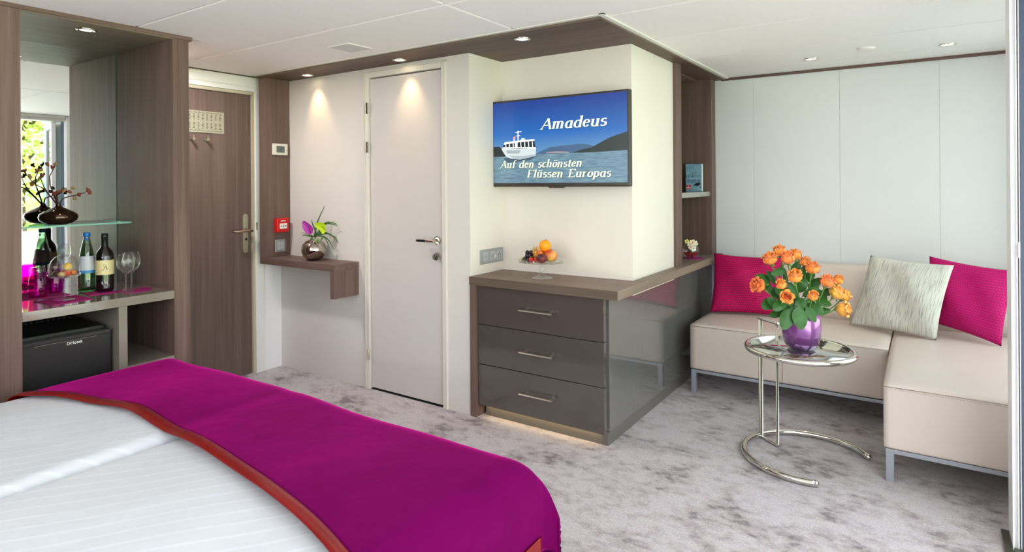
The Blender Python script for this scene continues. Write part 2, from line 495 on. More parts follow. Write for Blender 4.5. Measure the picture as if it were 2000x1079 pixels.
# entry door with frame
d1 = struct('door_1', B((XE - 0.05, XE - 0.012, 1.70, 2.478, 0.004, 1.915), bev=0.001), M_doorwood)
spart('door_frame', B((XE - 0.06, XE + 0.012, 2.497, 2.56, 0, 1.965), (XE - 0.06, XE + 0.012, 1.62, 1.68, 0, 1.965), (XE - 0.06, XE + 0.012, 1.68, 2.497, 1.937, 1.965), bev=0.002), M_white, d1)
spart('door_rebate', B((XE - 0.055, XE + 0.004, 2.4795, 2.4965, 0, 1.936), (XE - 0.055, XE + 0.004, 1.681, 1.699, 0, 1.936), (XE - 0.055, XE + 0.004, 1.699, 2.4795, 1.9165, 1.936)), mat('champagne_rebate', (206, 196, 172), 0.3, metal=0.3), d1)
h_ = XE - 0.012
def rounded_plate(bm, y0, y1, z0, z1, x0, x1):
    r = (y1 - y0) / 2; cy_ = (y0 + y1) / 2; pts = []
    for i in range(13): a = PI * i / 12; pts.append((cy_ + r * math.cos(a), z1 - r + r * math.sin(a)))
    for i in range(13): a = PI + PI * i / 12; pts.append((cy_ + r * math.cos(a), z0 + r + r * math.sin(a)))
    prism(bm, pts, lambda u, v, w_: Vector((x0 + w_, u, v)), x1 - x0)
bm = bmesh.new(); rounded_plate(bm, 2.412, 2.450, 0.833, 1.101, h_, h_ + 0.008)
hp = spart('door_handle', bm, M_brass, d1)
bm = bmesh.new(); cyl(bm, (h_ + 0.006, 2.432, 0.99), (h_ + 0.055, 2.432, 0.99), 0.012, 16)
tube(bm, [(h_ + 0.052, 2.452, 0.985), (h_ + 0.056, 2.43, 0.988), (h_ + 0.056, 2.38, 0.988), (h_ + 0.052, 2.34, 0.987), (h_ + 0.040, 2.315, 0.985)], [0.009, 0.0105, 0.0095, 0.008, 0.005], 12)
spart('lever', bm, mat('bronze_lever', (176, 150, 130), 0.25, metal=0.9), hp)
bm = bmesh.new(); cyl(bm, (h_ + 0.007, 2.434, 0.928), (h_ + 0.0095, 2.434, 0.928), 0.009, 16)
spart('keyhole', bm, M_dark, hp)
spart('latch_plate', B((XE + 0.012, XE + 0.0135, 2.499, 2.508, 0.99, 1.04)), M_brass, d1)
# transom joint above the door
spart('transom_panel', B((XE, XE + 0.006, 1.62, 2.5315, 1.972, ZC - 0.008), (XE, XE + 0.006, 2.5325, 2.5595, 1.966, ZC - 0.008)), M_white, d1)

# bathroom door
bdx0, bdx1 = -2.918, -2.312
d2 = struct('door_2', B((bdx0 + 0.003, bdx1 - 0.003, YB + 0.004, YB + 0.044, 0.012, 1.962), bev=0.0015), M_greige_door)
spart('door_frame', B((-2.945, bdx0, YB - 0.012, YB + 0.06, 0, 2.002), (bdx1, -2.285, YB - 0.012, YB + 0.06, 0, 2.002), (bdx0, bdx1, YB - 0.012, YB + 0.06, 1.969, 2.002), bev=0.003), M_frame, d2)
spart('frame_bead', B((-2.951, -2.9455, YB - 0.016, YB, 0, 2.008), (-2.2845, -2.279, YB - 0.016, YB, 0, 2.008), (-2.951, -2.279, YB - 0.016, YB, 2.0025, 2.008), bev=0.001), M_frame, d2)
spart('door_gap', B((bdx0 - 0.001, bdx1 + 0.001, YB + 0.045, YB + 0.055, 0, 1.97), (bdx0 + 0.003, bdx1 - 0.003, YB + 0.002, YB + 0.03, 0.0, 0.006)), M_dark, d2)
for zz in (1.777, 1.531, 0.222):
    bm = bmesh.new(); cyl(bm, (-2.921, YB - 0.016, zz - 0.034), (-2.921, YB - 0.016, zz - 0.001), 0.0075, 12)
    cyl(bm, (-2.921, YB - 0.016, zz + 0.001), (-2.921, YB - 0.016, zz + 0.034), 0.0075, 12)
    bx(bm, -2.935, -2.915, YB - 0.013, YB - 0.0115, zz - 0.03, zz + 0.03)
    spart('hinge', bm, M_chrome, d2)
bm = bmesh.new(); yy = YB + 0.004
cyl(bm, (-2.352, yy, 0.968), (-2.352, yy - 0.012, 0.968), 0.026, 28, 0.024)
cyl(bm, (-2.352, yy - 0.012, 0.968), (-2.352, yy - 0.05, 0.968), 0.0105, 16)
bx(bm, -2.475, -2.34, yy - 0.062, yy - 0.045, 0.958, 0.976, bev=0.005)
hb = spart('door_handle', bm, M_chrome, d2)
spart('grip_inlay', B((-2.462, -2.402, yy - 0.0635, yy - 0.0615, 0.960, 0.974)), M_black, hb)
bm = bmesh.new(); cyl(bm, (-2.352, yy, 0.873), (-2.352, yy - 0.012, 0.873), 0.0255, 28, 0.024)
cyl(bm, (-2.352, yy - 0.012, 0.873), (-2.352, yy - 0.030, 0.873), 0.019, 24, 0.018)
lk = spart('lock', bm, M_chrome, d2)
bm = bmesh.new(); cyl(bm, (-2.352, yy - 0.030, 0.873), (-2.352, yy - 0.033, 0.873), 0.017, 24)
spart('lock_face', bm, M_black, lk)
bm = B((-2.354, -2.350, yy - 0.040, yy - 0.033, 0.862, 0.884), bev=0.001); spart('thumb_turn', bm, M_chrome, lk)

# plinth joint where the side wall meets: slim white jamb at the entry corner
struct('trim_1', B((XE + 0.0005, XE + 0.006, 2.561, YB - 0.0005, 0.0, 0.74)), mat('bright_white_paint', (240, 241, 242), 0.4))

# ================================================================== FIXTURES
# angular wood ribbon: board on the wall, shelf, drop
t = thing('wall_shelf', 'angular brown wood wall shelf with tall back board and dropped end', 'shelf', (-3.4, 2.6, 0.76))
obj('back_board', B((-3.786, -3.727, 2.500, YB - 0.0005, 0.80, 2.0295)), woodv, t)
obj('shelf_board', B((-3.786, -3.024, 2.500, YB - 0.0005, 0.757, 0.7995)), woodx, t)
obj('drop_panel', B((-3.060, -3.024, 2.500, YB - 0.0005, 0.588, 0.757)), woodv, t)

xw = -3.727
def plate(bm, y0, y1, z0, z1, x0, x1, bev=0.003): bx(bm, x0, x1, y0, y1, z0, z1, bev=bev)
t = thing('thermostat', 'white rectangular thermostat with grey display on the wood board', 'thermostat', (xw, 2.616, 1.54))
bm = bmesh.new(); plate(bm, 2.557, 2.675, 1.505, 1.583, xw, xw + 0.012); obj('housing', bm, mat('thermostat_white', (226, 222, 208), 0.4), t)
bm = bmesh.new(); plate(bm, 2.585, 2.648, 1.522, 1.566, xw + 0.012, xw + 0.0135, 0.0005); sc_ = obj('display', bm, mat('lcd_grey', (78, 82, 84), 0.3), t)
bm = bmesh.new()
for i in range(9):
    for j in range(4):
        if random.random() < 0.7: bx(bm, xw + 0.0135, xw + 0.0138, 2.590 + i * 0.006, 2.5935 + i * 0.006, 1.527 + j * 0.009, 1.531 + j * 0.009)
obj('display_marks', bm, mat('lcd_light', (150, 152, 150), 0.4), sc_)
t = thing('fire_alarm_call_point', 'small red fire alarm call point on the wood board above the grey switch', 'alarm', (xw, 2.617, 1.016))
bm = bmesh.new(); plate(bm, 2.569, 2.666, 0.968, 1.066, xw, xw + 0.035, 0.006); obj('housing', bm, mat('alarm_red', (206, 22, 24), 0.35), t)
bm = bmesh.new(); plate(bm, 2.590, 2.648, 0.993, 1.030, xw + 0.035, xw + 0.0365, 0.001); al = obj('break_panel', bm, mat('alarm_white', (236, 234, 230), 0.4), t)
bm = bmesh.new(); x_ = xw + 0.0366
for yy_, dr in ((2.603, 1), (2.636, -1)):
    poly(bm, [(x_, yy_ - 0.006 * dr, 1.006), (x_, yy_ + 0.006 * dr, 1.0115), (x_, yy_ - 0.006 * dr, 1.017)])
bx(bm, x_ - 0.0002, x_ + 0.0002, 2.6175, 2.6225, 1.004, 1.019)
obj('arrows', bm, M_black, al)
bm = bmesh.new(); bx(bm, xw + 0.0350, xw + 0.0354, 2.600, 2.638, 1.044, 1.051); obj('lettering_band', bm, mat('alarm_white', (236, 234, 230), 0.4), t)
t = thing('light_switch', 'grey square light switch on the wood board below the red alarm', 'switch', (xw, 2.614, 0.874))
bm = bmesh.new(); plate(bm, 2.574, 2.655, 0.830, 0.917, xw, xw + 0.008); obj('cover_plate', bm, M_silver, t)
bm = bmesh.new(); plate(bm, 2.588, 2.641, 0.845, 0.902, xw + 0.008, xw + 0.013); obj('rocker', bm, mat('silver_plastic_light', (178, 182, 186), 0.35, metal=0.3), t)

# evacuation plate and hooks on the entry door
t = thing('deck_plan_plate', 'silver metal plate with rows of tiny deck plan marks on the entry door', 'sign', (h_, 2.14, 1.71))
obj('plate', B((h_, h_ + 0.004, 1.95, 2.284, 1.637, 1.778), bev=0.001), mat('plate_metal', (196, 190, 170), 0.35, metal=0.7), t)
bm = bmesh.new(); xx = h_ + 0.0041
def mk(y, z, a, b_): bx(bm, xx - 0.0002, xx + 0.0002, y - a/2, y + a/2, z - b_/2, z + b_/2)
for i in range(11):
    y = 1.968 + i * 0.0285
    for zc_ in (1.737, 1.681):
        for k in range(5): mk(y, zc_ + (k - 2) * 0.0085, 0.012, 0.0026); mk(y + 0.005 * (k % 2), zc_ + (k - 2) * 0.0085 + 0.0035, 0.003, 0.004)
        for k in range(6): mk(y + 0.014, zc_ + (k - 2.5) * 0.008, 0.0015, 0.0015)
    mk(y, 1.767, 0.020, 0.0022); mk(y + 0.012, 1.763, 0.014, 0.0022); mk(y, 1.649, 0.020, 0.0022); mk(y + 0.012, 1.653, 0.014, 0.0022)
for k in range(11): mk(2.262, 1.655 + k * 0.0105, 0.005, 0.0016); mk(2.268, 1.655 + k * 0.0105, 0.002, 0.0016)
obj('printed_marks', bm, mat('print_dark', (84, 78, 66), 0.6), t)
for k, (y, nm) in enumerate(((2.064, 'left'), (2.157, 'right'))):
    t = thing('door_hook', 'small round silver coat hook on the entry door, %s of the two under the plate' % nm, 'hook', (h_, y, 1.592), group='hooks on the entry door')
    bm = bmesh.new(); cyl(bm, (h_, y, 1.593), (h_ + 0.005, y, 1.593), 0.011, 20); obj('rosette', bm, M_chrome, t)
    bm = bmesh.new(); cyl(bm, (h_ + 0.005, y, 1.593), (h_ + 0.036, y, 1.593), 0.0055, 14, 0.0085); obj('stem', bm, M_chrome, t)
    bm = bmesh.new(); cyl(bm, (h_ + 0.0362, y, 1.593), (h_ + 0.040, y, 1.593), 0.0095, 20); bx(bm, h_ + 0.032, h_ + 0.036, y - 0.0015, y + 0.0015, 1.600, 1.615); obj('cap', bm, M_brass, t)

# triple socket on the niche side
xs_ = -2.113
t = thing('socket_plate', 'grey triple wall plate with switch, knob and socket beside the fruit stand niche', 'socket', (xs_, 2.9, 0.875))
obj('frame', B((xs_, xs_ + 0.008, 2.785, 3.008, 0.833, 0.916), bev=0.002), M_silver, t)
for k, y0 in enumerate((2.802, 2.868, 2.936)):
    p = obj('insert', B((xs_ + 0.008, xs_ + 0.0105, y0, y0 + 0.058, 0.846, 0.903), bev=0.002), mat('silver_plastic_light', (178, 182, 186), 0.35, metal=0.3), t)
    if k == 1:
        bm = bmesh.new(); cyl(bm, (xs_ + 0.0105, y0 + 0.03, 0.874), (xs_ + 0.028, y0 + 0.03, 0.874), 0.0125, 20, 0.011); obj('knob', bm, M_chrome, p)
    elif k == 2:
        bm = bmesh.new()
        for a, b_, c_ in ((0.029, 0.889, 0.0035), (0.021, 0.876, 0.004), (0.037, 0.876, 0.004), (0.021, 0.859, 0.003), (0.037, 0.859, 0.003)):
            cyl(bm, (xs_ + 0.0104, y0 + a, b_), (xs_ + 0.0108, y0 + a, b_), c_, 10)
        obj('holes', bm, M_dark, p)
    else:
        bm = bmesh.new(); bx(bm, xs_ + 0.0104, xs_ + 0.0107, y0 + 0.014, y0 + 0.026, 0.873, 0.875); bx(bm, xs_ + 0.0104, xs_ + 0.0107, y0 + 0.03, y0 + 0.044, 0.873, 0.875)
        obj('marks', bm, mat('print_dark', (84, 78, 66), 0.6), p)

# recessed spotlights
def downlight(x, y, z, label, power, ang=58, target=None, ring=0.042):
    t = thing('ceiling_spotlight', label, 'spotlight', (x, y, z), group='recessed spotlights')
    bm = bmesh.new()
    lathe(bm, [(ring, 0), (ring, -0.003), (ring * 0.78, -0.005), (ring * 0.70, -0.002), (ring * 0.68, 0.0)], (x, y, z - 0.0002), 36)
    obj('trim_ring', bm, M_chrome, t)
    bm = bmesh.new(); lathe(bm, [(0, -0.0008), (ring * 0.66, -0.0008)], (x, y, z - 0.0004), 28)
    obj('lamp', bm, mat('lamp_glow', (255, 255, 255), 0.5, emit=(255, 236, 196), es=14.0), t)
    if power: spot('lamp_light', (x, y, z - 0.012), power, ang, target, t, (1.0, 0.66, 0.34), 1.0, 0.02)
SP = 7
t = thing('entrance_fill_lamp', 'round flat fill lamp added over the entrance, hidden by the minibar cabinet', 'lamp', (-3.55, 1.76, ZC))  # unseen lamp added to brighten the entrance corner
bm = bmesh.new(); lathe(bm, [(0.075, 0), (0.075, -0.012), (0.068, -0.016), (0, -0.016)], (-3.50, 1.76, ZC), 32); obj('shade', bm, mat('lamp_opal', (255, 250, 240), 0.4, emit=(255, 240, 222), es=5.0), t)
l_ = area('lamp_light', (0, 0, 0), (0, 0, 0), 0.12, 0.12, 13, (1.0, 0.97, 0.97)); l_.parent = t; l_.location = (0.05, 0, -0.02)
downlight(-3.421, 2.618, 2.030, 'recessed spotlight in the wood soffit above the silver vase shelf', SP, 66, (-3.40, 2.70, 1.72))
downlight(-2.564, 2.611, 2.030, 'recessed spotlight in the wood soffit above the white bathroom door', SP, 66, (-2.56, 2.70, 1.72))
downlight(-1.689, 2.596, 2.030, 'recessed spotlight in the wood soffit above the television', SP * 0.8, 60, None)
downlight(-3.20, 1.235, 2.0195, 'recessed spotlight in the top of the minibar niche', SP * 0.8, 70, None)
downlight(-0.576, 4.113, ZC, 'recessed spotlight in the white ceiling left of the smoke detector', SP * 0.5, 70, None)
downlight(0.102, 4.126, ZC, 'recessed spotlight in the white ceiling right of the smoke detector', SP * 0.5, 70, None)
bm = bmesh.new(); lathe(bm, [(0, -0.012), (0.034, -0.012), (0.043, -0.009), (0.046, -0.003), (0.046, 0)], (-0.273, 3.966, ZC), 36)
solo('smoke_detector', bm, mat('detector_white', (232, 230, 222), 0.4), 'flat round white detector on the lounge ceiling between two spotlights', 'detector')
bm = bmesh.new(); 
bx(bm, -2.679, -2.512, 2.182, 2.348, ZC - 0.004, ZC, bev=0.001)
t = thing('ceiling_hatch', 'small square white access panel in the ceiling near the wood soffit', 'hatch', (-2.595, 2.265, ZC))
obj('frame', bm, mat('hatch_edge', (236, 234, 230), 0.5), t)
obj('lid', B((-2.672, -2.519, 2.189, 2.341, ZC - 0.0052, ZC - 0.0040)), mat('hatch_lid', (203, 203, 201), 0.5), t)

# ================================================================== CHEST, WORKTOP, BOOKCASE
t = thing('chest_of_drawers', 'glossy taupe chest of three drawers under the television', 'chest of drawers', (-1.69, 3.1, 0))
obj('side_board', B((-2.112, -2.072, 2.690, 3.0, 0, 0.7325)), woodv, t)
obj('carcass', B((-2.0715, -1.3255, 2.735, 3.45, 0.066, 0.7325)), M_gloss, t)
obj('plinth', B((-2.05, -1.3245, 2.752, 3.45, 0, 0.0655)), M_plinth, t)
for z0, z1, nm in ((0.518, 0.7285, 'top'), (0.297, 0.5145, 'middle'), (0.068, 0.2935, 'bottom')):
    d = obj('drawer', B((-2.070, -1.301, 2.708, 2.7345, z0, z1), bev=0.0015), M_gloss, t)
    zc_ = {'top': 0.632, 'middle': 0.411, 'bottom': 0.192}[nm]
    bm = bmesh.new(); cyl(bm, (-1.775, 2.672, zc_), (-1.575, 2.672, zc_), 0.006, 14)
    for hx in (-1.752, -1.598): cyl(bm, (hx, 2.672, zc_), (hx, 2.708, zc_), 0.005, 12)
    obj('handle', bm, M_steel, d, label='brushed steel bar handle')
t2 = thing('low_cabinet', 'long glossy grey side cabinet running under the worktop to the sofa wall', 'cabinet', (-1.3, 3.6, 0))
obj('side_panel', B((-1.3235, -1.297, 2.762, 4.51, 0.066, 0.7325), bev=0.0012), mat('grey_gloss_side', (104, 103, 100), 0.05, coat=1.0, spec=0.6), t2)
obj('plinth', B((-1.3235, -1.301, 2.7505, 4.51, 0, 0.0655)), M_plinth, t2)
bm = bmesh.new()
prism(bm, [(-2.112, 2.686), (-1.218, 2.686), (-1.218, 4.515), (-1.30, 4.515), (-1.55, 4.515), (-1.55, 3.66), (-1.2805, 3.66), (-1.2805, 3.0195), (-2.112, 3.0195)],
      lambda u, v, w_: Vector((u, v, 0.7335 + w_)), 0.0455)
t = thing('worktop', 'brown wood worktop wrapping around the white niche corner', 'worktop', (-1.7, 2.85, 0.7335))
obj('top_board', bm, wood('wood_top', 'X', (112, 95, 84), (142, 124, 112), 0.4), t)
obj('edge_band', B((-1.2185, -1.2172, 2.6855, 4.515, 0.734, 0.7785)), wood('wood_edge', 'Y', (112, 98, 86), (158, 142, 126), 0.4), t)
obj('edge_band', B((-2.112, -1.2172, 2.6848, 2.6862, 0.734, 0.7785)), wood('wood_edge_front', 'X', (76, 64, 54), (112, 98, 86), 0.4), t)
# plinth light under the drawers
t = thing('plinth_light_strip', 'warm glowing light strip under the bottom drawer', 'light strip', (-1.69, 2.744, 0.062))
obj('strip', B((-2.02, -1.33, 2.741, 2.751, 0.059, 0.0655)), mat('strip_glow', (220, 180, 90), 0.5, emit=(210, 160, 60), es=0.45), t)
al_ = area('strip_light', (-1.69, 2.742, 0.055), (0, 0, 0), 0.7, 0.012, 0.22, (1.0, 0.72, 0.34)); al_.parent = t; al_.location = Vector((-1.69, 2.738, 0.055)) - Vector(t.location)

# bookcase
ZT = 0.7795
t = thing('bookcase', 'tall open brown wood bookcase niche with one grey shelf', 'bookcase', (-1.4, 4.05, ZT))
obj('post', B((-1.295, -1.262, 3.657, 3.755, ZT, 2.0295)), woodv, t)
obj('post', B((-1.36, -1.262, 4.40, 4.4985, ZT, 2.0295)), woodv, t)
obj('back_panel', B((-1.56, -1.55, 3.70, 4.5, ZT, 2.0295)), woodv, t)
obj('side_panel', B((-1.55, -1.3605, 4.40, 4.43, ZT, 2.0295)), wood('wood_dark_vertical', 'Z', (84, 68, 60), (116, 97, 88)), t)
obj('side_panel', B((-1.55, -1.2955, 3.70, 3.74, ZT, 2.0295)), woodv, t)
obj('top_panel', B((-1.55, -1.3605, 3.74, 4.40, 2.02, 2.0295)), woodx, t)
obj('shelf', B((-1.549, -1.275, 3.7405, 4.3995, 1.196, 1.229), bev=0.001), mat('grey_shelf_lacquer', (150, 148, 140), 0.2, coat=0.5), t)

# books
def book(name, x0, x1, y0, y1, z0, h, cov, label, tilt=0.0):
    o = thing(name, label, 'book', ((x0+x1)/2, (y0+y1)/2, z0), group='books on the bookcase shelf')
    lx, ly = (x1 - x0) / 2, (y1 - y0) / 2
    bm = bmesh.new(); bx(bm, -lx, lx, -ly, -ly + 0.002, 0, h); bx(bm, -lx, lx, ly - 0.002, ly, 0, h); bx(bm, -lx - 0.001, -lx + 0.002, -ly, ly, 0, h)
    c = obj('cover', bm, cov, o, local=True)
    bm = bmesh.new(); bx(bm, -lx + 0.002, lx - 0.0015, -ly + 0.002, ly - 0.002, 0.0015, h - 0.0015)
    obj('pages', bm, mat('book_pages', (240, 236, 222), 0.8, noise=0.1, nscale=400), o, local=True)
    o.rotation_euler = (0, 0, 0)
    if tilt: o.rotation_euler = (tilt, 0, 0)
    return o, c, lx, ly
BK, BKC, blx, bly = book('book', -1.424, -1.310, 4.322, 4.352, 1.229, 0.197, mat('book_cover_blue', (140, 184, 204), 0.35, noise=0.35, nscale=22),
                   'blue paperback with a black bird and red disc on its cover')
book('book', -1.415, -1.325, 4.366, 4.390, 1.2325, 0.178, mat('book_cover_white', (225, 215, 205), 0.4), 'white paged book leaning behind the blue paperback', tilt=0.0)[0].rotation_euler = (math.radians(-2.5), 0, 0)
# ================================================================== LETTERING (pen strokes with thick and thin parts)
def arc(cx, cy, rx, ry, a0, a1, n=12):
    return [(cx + rx * math.cos(math.radians(a0 + (a1 - a0) * i / n)), cy + ry * math.sin(math.radians(a0 + (a1 - a0) * i / n))) for i in range(n + 1)]
X_ = 0.66
def stem(x, y0, y1): return [(x, y0), (x, y1)]
GL = {
 'A': (0.86, [[(0.06, 0), (0.44, 1)], [(0.44, 1), (0.78, 0)], [(0.2, 0.36), (0.66, 0.36)]], [(0.06, 0), (0.78, 0)]),
 'F': (0.72, [stem(0.16, 0, 1), [(0.16, 0.98), (0.66, 0.98), (0.66, 0.84)], [(0.16, 0.52), (0.5, 0.52)]], [(0.16, 0), (0.12, 1)]),
 'E': (0.76, [stem(0.16, 0, 1), [(0.16, 0.98), (0.66, 0.98), (0.66, 0.84)], [(0.16, 0.52), (0.5, 0.52)], [(0.16, 0.02), (0.68, 0.02), (0.7, 0.18)]], [(0.1, 0), (0.1, 1)]),
 'H': (0.9, [stem(0.16, 0, 1), stem(0.74, 0, 1), [(0.16, 0.52), (0.74, 0.52)]], [(0.16, 0), (0.16, 1), (0.74, 0), (0.74, 1)]),
 'R': (0.84, [stem(0.16, 0, 1), [(0.16, 0.98)] + arc(0.38, 0.74, 0.24, 0.24, 90, -90) + [(0.16, 0.5)], [(0.42, 0.5), (0.74, 0)]], [(0.16, 0), (0.12, 1), (0.76, 0)]),
 'I': (0.4, [stem(0.2, 0, 1)], [(0.2, 0), (0.2, 1)]),
 'S': (0.64, [arc(0.32, 0.75, 0.21, 0.23, 30, 255, 14) + arc(0.32, 0.27, 0.23, 0.25, 80, -150, 14)], []),
 'D': (0.9, [stem(0.16, 0, 1), [(0.16, 0.98)] + arc(0.36, 0.5, 0.38, 0.48, 90, -90, 16) + [(0.16, 0.02)]], []),
 'J': (0.5, [[(0.32, 1), (0.32, 0.2)] + arc(0.17, 0.15, 0.15, 0.15, 0, -170)], [(0.32, 1)]),
 'O': (0.9, [arc(0.45, 0.5, 0.34, 0.5, 90, 450, 24)], []),
 'N': (0.9, [stem(0.16, 0, 1), [(0.16, 1), (0.74, 0)], stem(0.74, 0, 1)], [(0.16, 0), (0.74, 1)]),
 'm': (0.98, [stem(0.14, 0, X_)] + [[(0.14, 0.44)] + arc(0.29, 0.46, 0.15, 0.2, 160, 0) + [(0.44, 0)]] + [[(0.44, 0.44)] + arc(0.61, 0.46, 0.16, 0.2, 160, 0) + [(0.77, 0)]], [(0.14, 0), (0.44, 0), (0.78, 0), (0.1, X_)]),
 'n': (0.68, [stem(0.14, 0, X_), [(0.14, 0.44)] + arc(0.32, 0.46, 0.17, 0.2, 160, 0) + [(0.49, 0)]], [(0.14, 0), (0.5, 0), (0.1, X_)]),
 'u': (0.68, [[(0.14, X_), (0.14, 0.2)] + arc(0.31, 0.2, 0.17, 0.19, 180, 330), stem(0.5, 0, X_)], [(0.1, X_), (0.46, X_), (0.53, 0)]),
 'd': (0.66, [arc(0.30, 0.32, 0.21, 0.32, 60, 320, 18), stem(0.5, 0, 1.04)], [(0.46, 1.04), (0.53, 0)]),
 'a': (0.64, [arc(0.29, 0.32, 0.2, 0.32, 60, 320, 18), stem(0.48, 0, X_)], [(0.52, 0)]),
 'e': (0.56, [[(0.1, 0.34), (0.44, 0.40)] + arc(0.27, 0.34, 0.19, 0.31, 15, 325, 20)], []),
 's': (0.5, [arc(0.25, 0.5, 0.15, 0.15, 30, 255, 12) + arc(0.25, 0.18, 0.17, 0.18, 80, -150, 12)], []),
 'c': (0.54, [arc(0.29, 0.33, 0.2, 0.32, 50, 318, 20)], []),
 'h': (0.68, [stem(0.14, 0, 1.04), [(0.14, 0.44)] + arc(0.32, 0.46, 0.17, 0.2, 160, 0) + [(0.49, 0)]], [(0.14, 0), (0.5, 0), (0.1, 1.04)]),
 'f': (0.44, [[(0.2, 0), (0.2, 0.85)] + arc(0.34, 0.86, 0.14, 0.17, 180, 50), [(0.06, 0.64), (0.38, 0.64)]], [(0.2, 0)]),
 't': (0.42, [[(0.2, 0.9), (0.2, 0.16)] + arc(0.3, 0.14, 0.1, 0.13, 190, 320), [(0.06, 0.64), (0.36, 0.64)]], []),
 'l': (0.34, [stem(0.16, 0, 1.04)], [(0.16, 0), (0.12, 1.04)]),
 'o': (0.6, [arc(0.3, 0.33, 0.21, 0.32, 90, 450, 24)], []),
 'r': (0.52, [stem(0.14, 0, X_), [(0.14, 0.42), (0.26, 0.6), (0.42, 0.62)]], [(0.16, 0), (0.1, X_)]),
 'p': (0.66, [stem(0.14, -0.3, X_), arc(0.33, 0.33, 0.2, 0.32, 130, -130, 18)], [(0.14, -0.3), (0.1, X_)]),
 'k': (0.62, [stem(0.14, 0, 1.0), [(0.14, 0.28), (0.46, X_)], [(0.24, 0.38), (0.5, 0)]], []),
 ' ': (0.34, [], []),
}
GL['ö'] = (0.6, GL['o'][1] + [[(0.18, 0.82), (0.18, 0.92)], [(0.42, 0.82), (0.42, 0.92)]], [])
GL['ü'] = (0.68, GL['u'][1] + [[(0.2, 0.82), (0.2, 0.92)], [(0.44, 0.82), (0.44, 0.92)]], GL['u'][2])


def text_mesh(bm, s, f3, size, width=None, slant=0.25, thick=0.15, thin=0.045, serif=0.1, track=0.02):
    """f3 maps (u, v) of the text line to a point"""
    total = sum(GL[c][0] + track for c in s)
    kx = (width / (total * size)) if width else 1.0
    x0 = 0.0
    def P(x, y): return f3((x + slant * y) * size * kx, y * size)
    for c in s:
        adv, strokes, serifs = GL[c]
        for st in strokes:
            pts = [(x0 + a, b) for a, b in st]
            L_, R_ = [], []
            for i, (x, y) in enumerate(pts):
                a = pts[max(i - 1, 0)]; b = pts[min(i + 1, len(pts) - 1)]
                dx, dy = b[0] - a[0], b[1] - a[1]; l = math.hypot(dx, dy) or 1; dx /= l; dy /= l
                w = thin + (thick - thin) * abs(dy) ** 1.6
                if c == 'A' and st is strokes[0]: w = thin * 1.3
                L_.append((x - dy * w / 2, y + dx * w / 2)); R_.append((x + dy * w / 2, y - dx * w / 2))
            for i in range(len(pts) - 1):
                try: bm.faces.new([bm.verts.new(P(*q)) for q in (L_[i], R_[i], R_[i+1], L_[i+1])])
                except ValueError: pass
        for sx_, sy_ in serifs:
            h2 = thin * 0.9; yy = sy_ + (h2 / 2 if sy_ < 0.3 and sy_ > -0.1 else -h2 / 2)
            bm.faces.new([bm.verts.new(P(*q)) for q in ((x0 + sx_ - serif, yy - h2/2), (x0 + sx_ + serif, yy - h2/2), (x0 + sx_ + serif, yy + h2/2), (x0 + sx_ - serif, yy + h2/2))])
        x0 += adv + track
    return total * size * kx


# ================================================================== TELEVISION
tx0, tx1, tz0, tz1, ty = -2.122, -1.252, 1.277, 1.779, 2.925
t = thing('television', 'flat black television on a wall arm showing a river cruise ship', 'television', ((tx0+tx1)/2, YN, 1.5))
obj('housing', B((tx0, tx1, ty, ty + 0.035, tz0, tz1), bev=0.006), mat('tv_bezel', (70, 66, 62), 0.3, metal=0.4), t)
obj('wall_mount', B((-1.85, -1.52, ty + 0.035, ty + 0.055, 1.40, 1.66), (-1.72, -1.66, ty + 0.055, YN - 0.006, 1.47, 1.58), (-1.79, -1.59, YN - 0.006, YN, 1.42, 1.62)), M_black, t)
bm = bmesh.new(); prism(bm, [(-1.745, 1.279), (-1.63, 1.279), (-1.645, 1.270), (-1.73, 1.270)], lambda u, v, w_: Vector((u, ty + 0.001 + w_, v)), 0.02)
ch = obj('chin', bm, mat('tv_bezel', (70, 66, 62)), t)
bm = bmesh.new(); cyl(bm, (-1.712, ty + 0.001, 1.2745), (-1.712, ty - 0.0005, 1.2745), 0.004, 14); obj('logo_dot', bm, mat('logo_red', (190, 30, 40), 0.4), ch)
def glow(name, c, es=0.85):
    return mat(name, c, 0.25, emit=c, es=es)
sx0, sx1, sz0, sz1 = tx0 + 0.013, tx1 - 0.013, tz0 + 0.022, tz1 - 0.012
def scp(u, v, l=0): return Vector((sx0 + u * (sx1 - sx0), ty - 0.0006 - l * 0.0003, sz1 - v * (sz1 - sz0)))
# the picture: sky grading from deep to pale blue is what the screen shows
m, nt, b = base_mat('screen_sky'); N = nt.nodes; L = nt.links
tcn = N.new('ShaderNodeTexCoord'); sp_ = N.new('ShaderNodeSeparateXYZ'); L.new(tcn.outputs['Generated'], sp_.inputs[0])
cr = N.new('ShaderNodeValToRGB'); e = cr.color_ramp.elements
e[0].position = 0.30; e[0].color = srgb((120, 176, 214)); e[1].position = 0.98; e[1].color = srgb((14, 66, 158))
k = e.new(0.6); k.color = srgb((34, 116, 204))
L.new(sp_.outputs['Z'], cr.inputs[0]); L.new(cr.outputs[0], b.inputs['Emission Color']); b.inputs['Emission Strength'].default_value = 0.8
b.inputs['Base Color'].default_value = (0.01, 0.01, 0.015, 1); b.inputs['Roughness'].default_value = 0.25
bm = bmesh.new(); poly(bm, [scp(0, 0), scp(0, 1), scp(1, 1), scp(1, 0)]); scr = obj('screen', bm, m, t, label='screen showing a white ship under a blue sky')
def flat(name, pts, c, l, es=0.8):
    bm = bmesh.new()
    vs = [bm.verts.new(scp(u, v, l)) for u, v in pts]; f = bm.faces.new(vs); bmesh.ops.triangulate(bm, faces=[f])
    return obj(name, bm, glow('screen_' + name, c, es), scr)
flat('water', [(0, .66), (0, 1), (1, 1), (1, .635)], (80, 106, 122), 1)
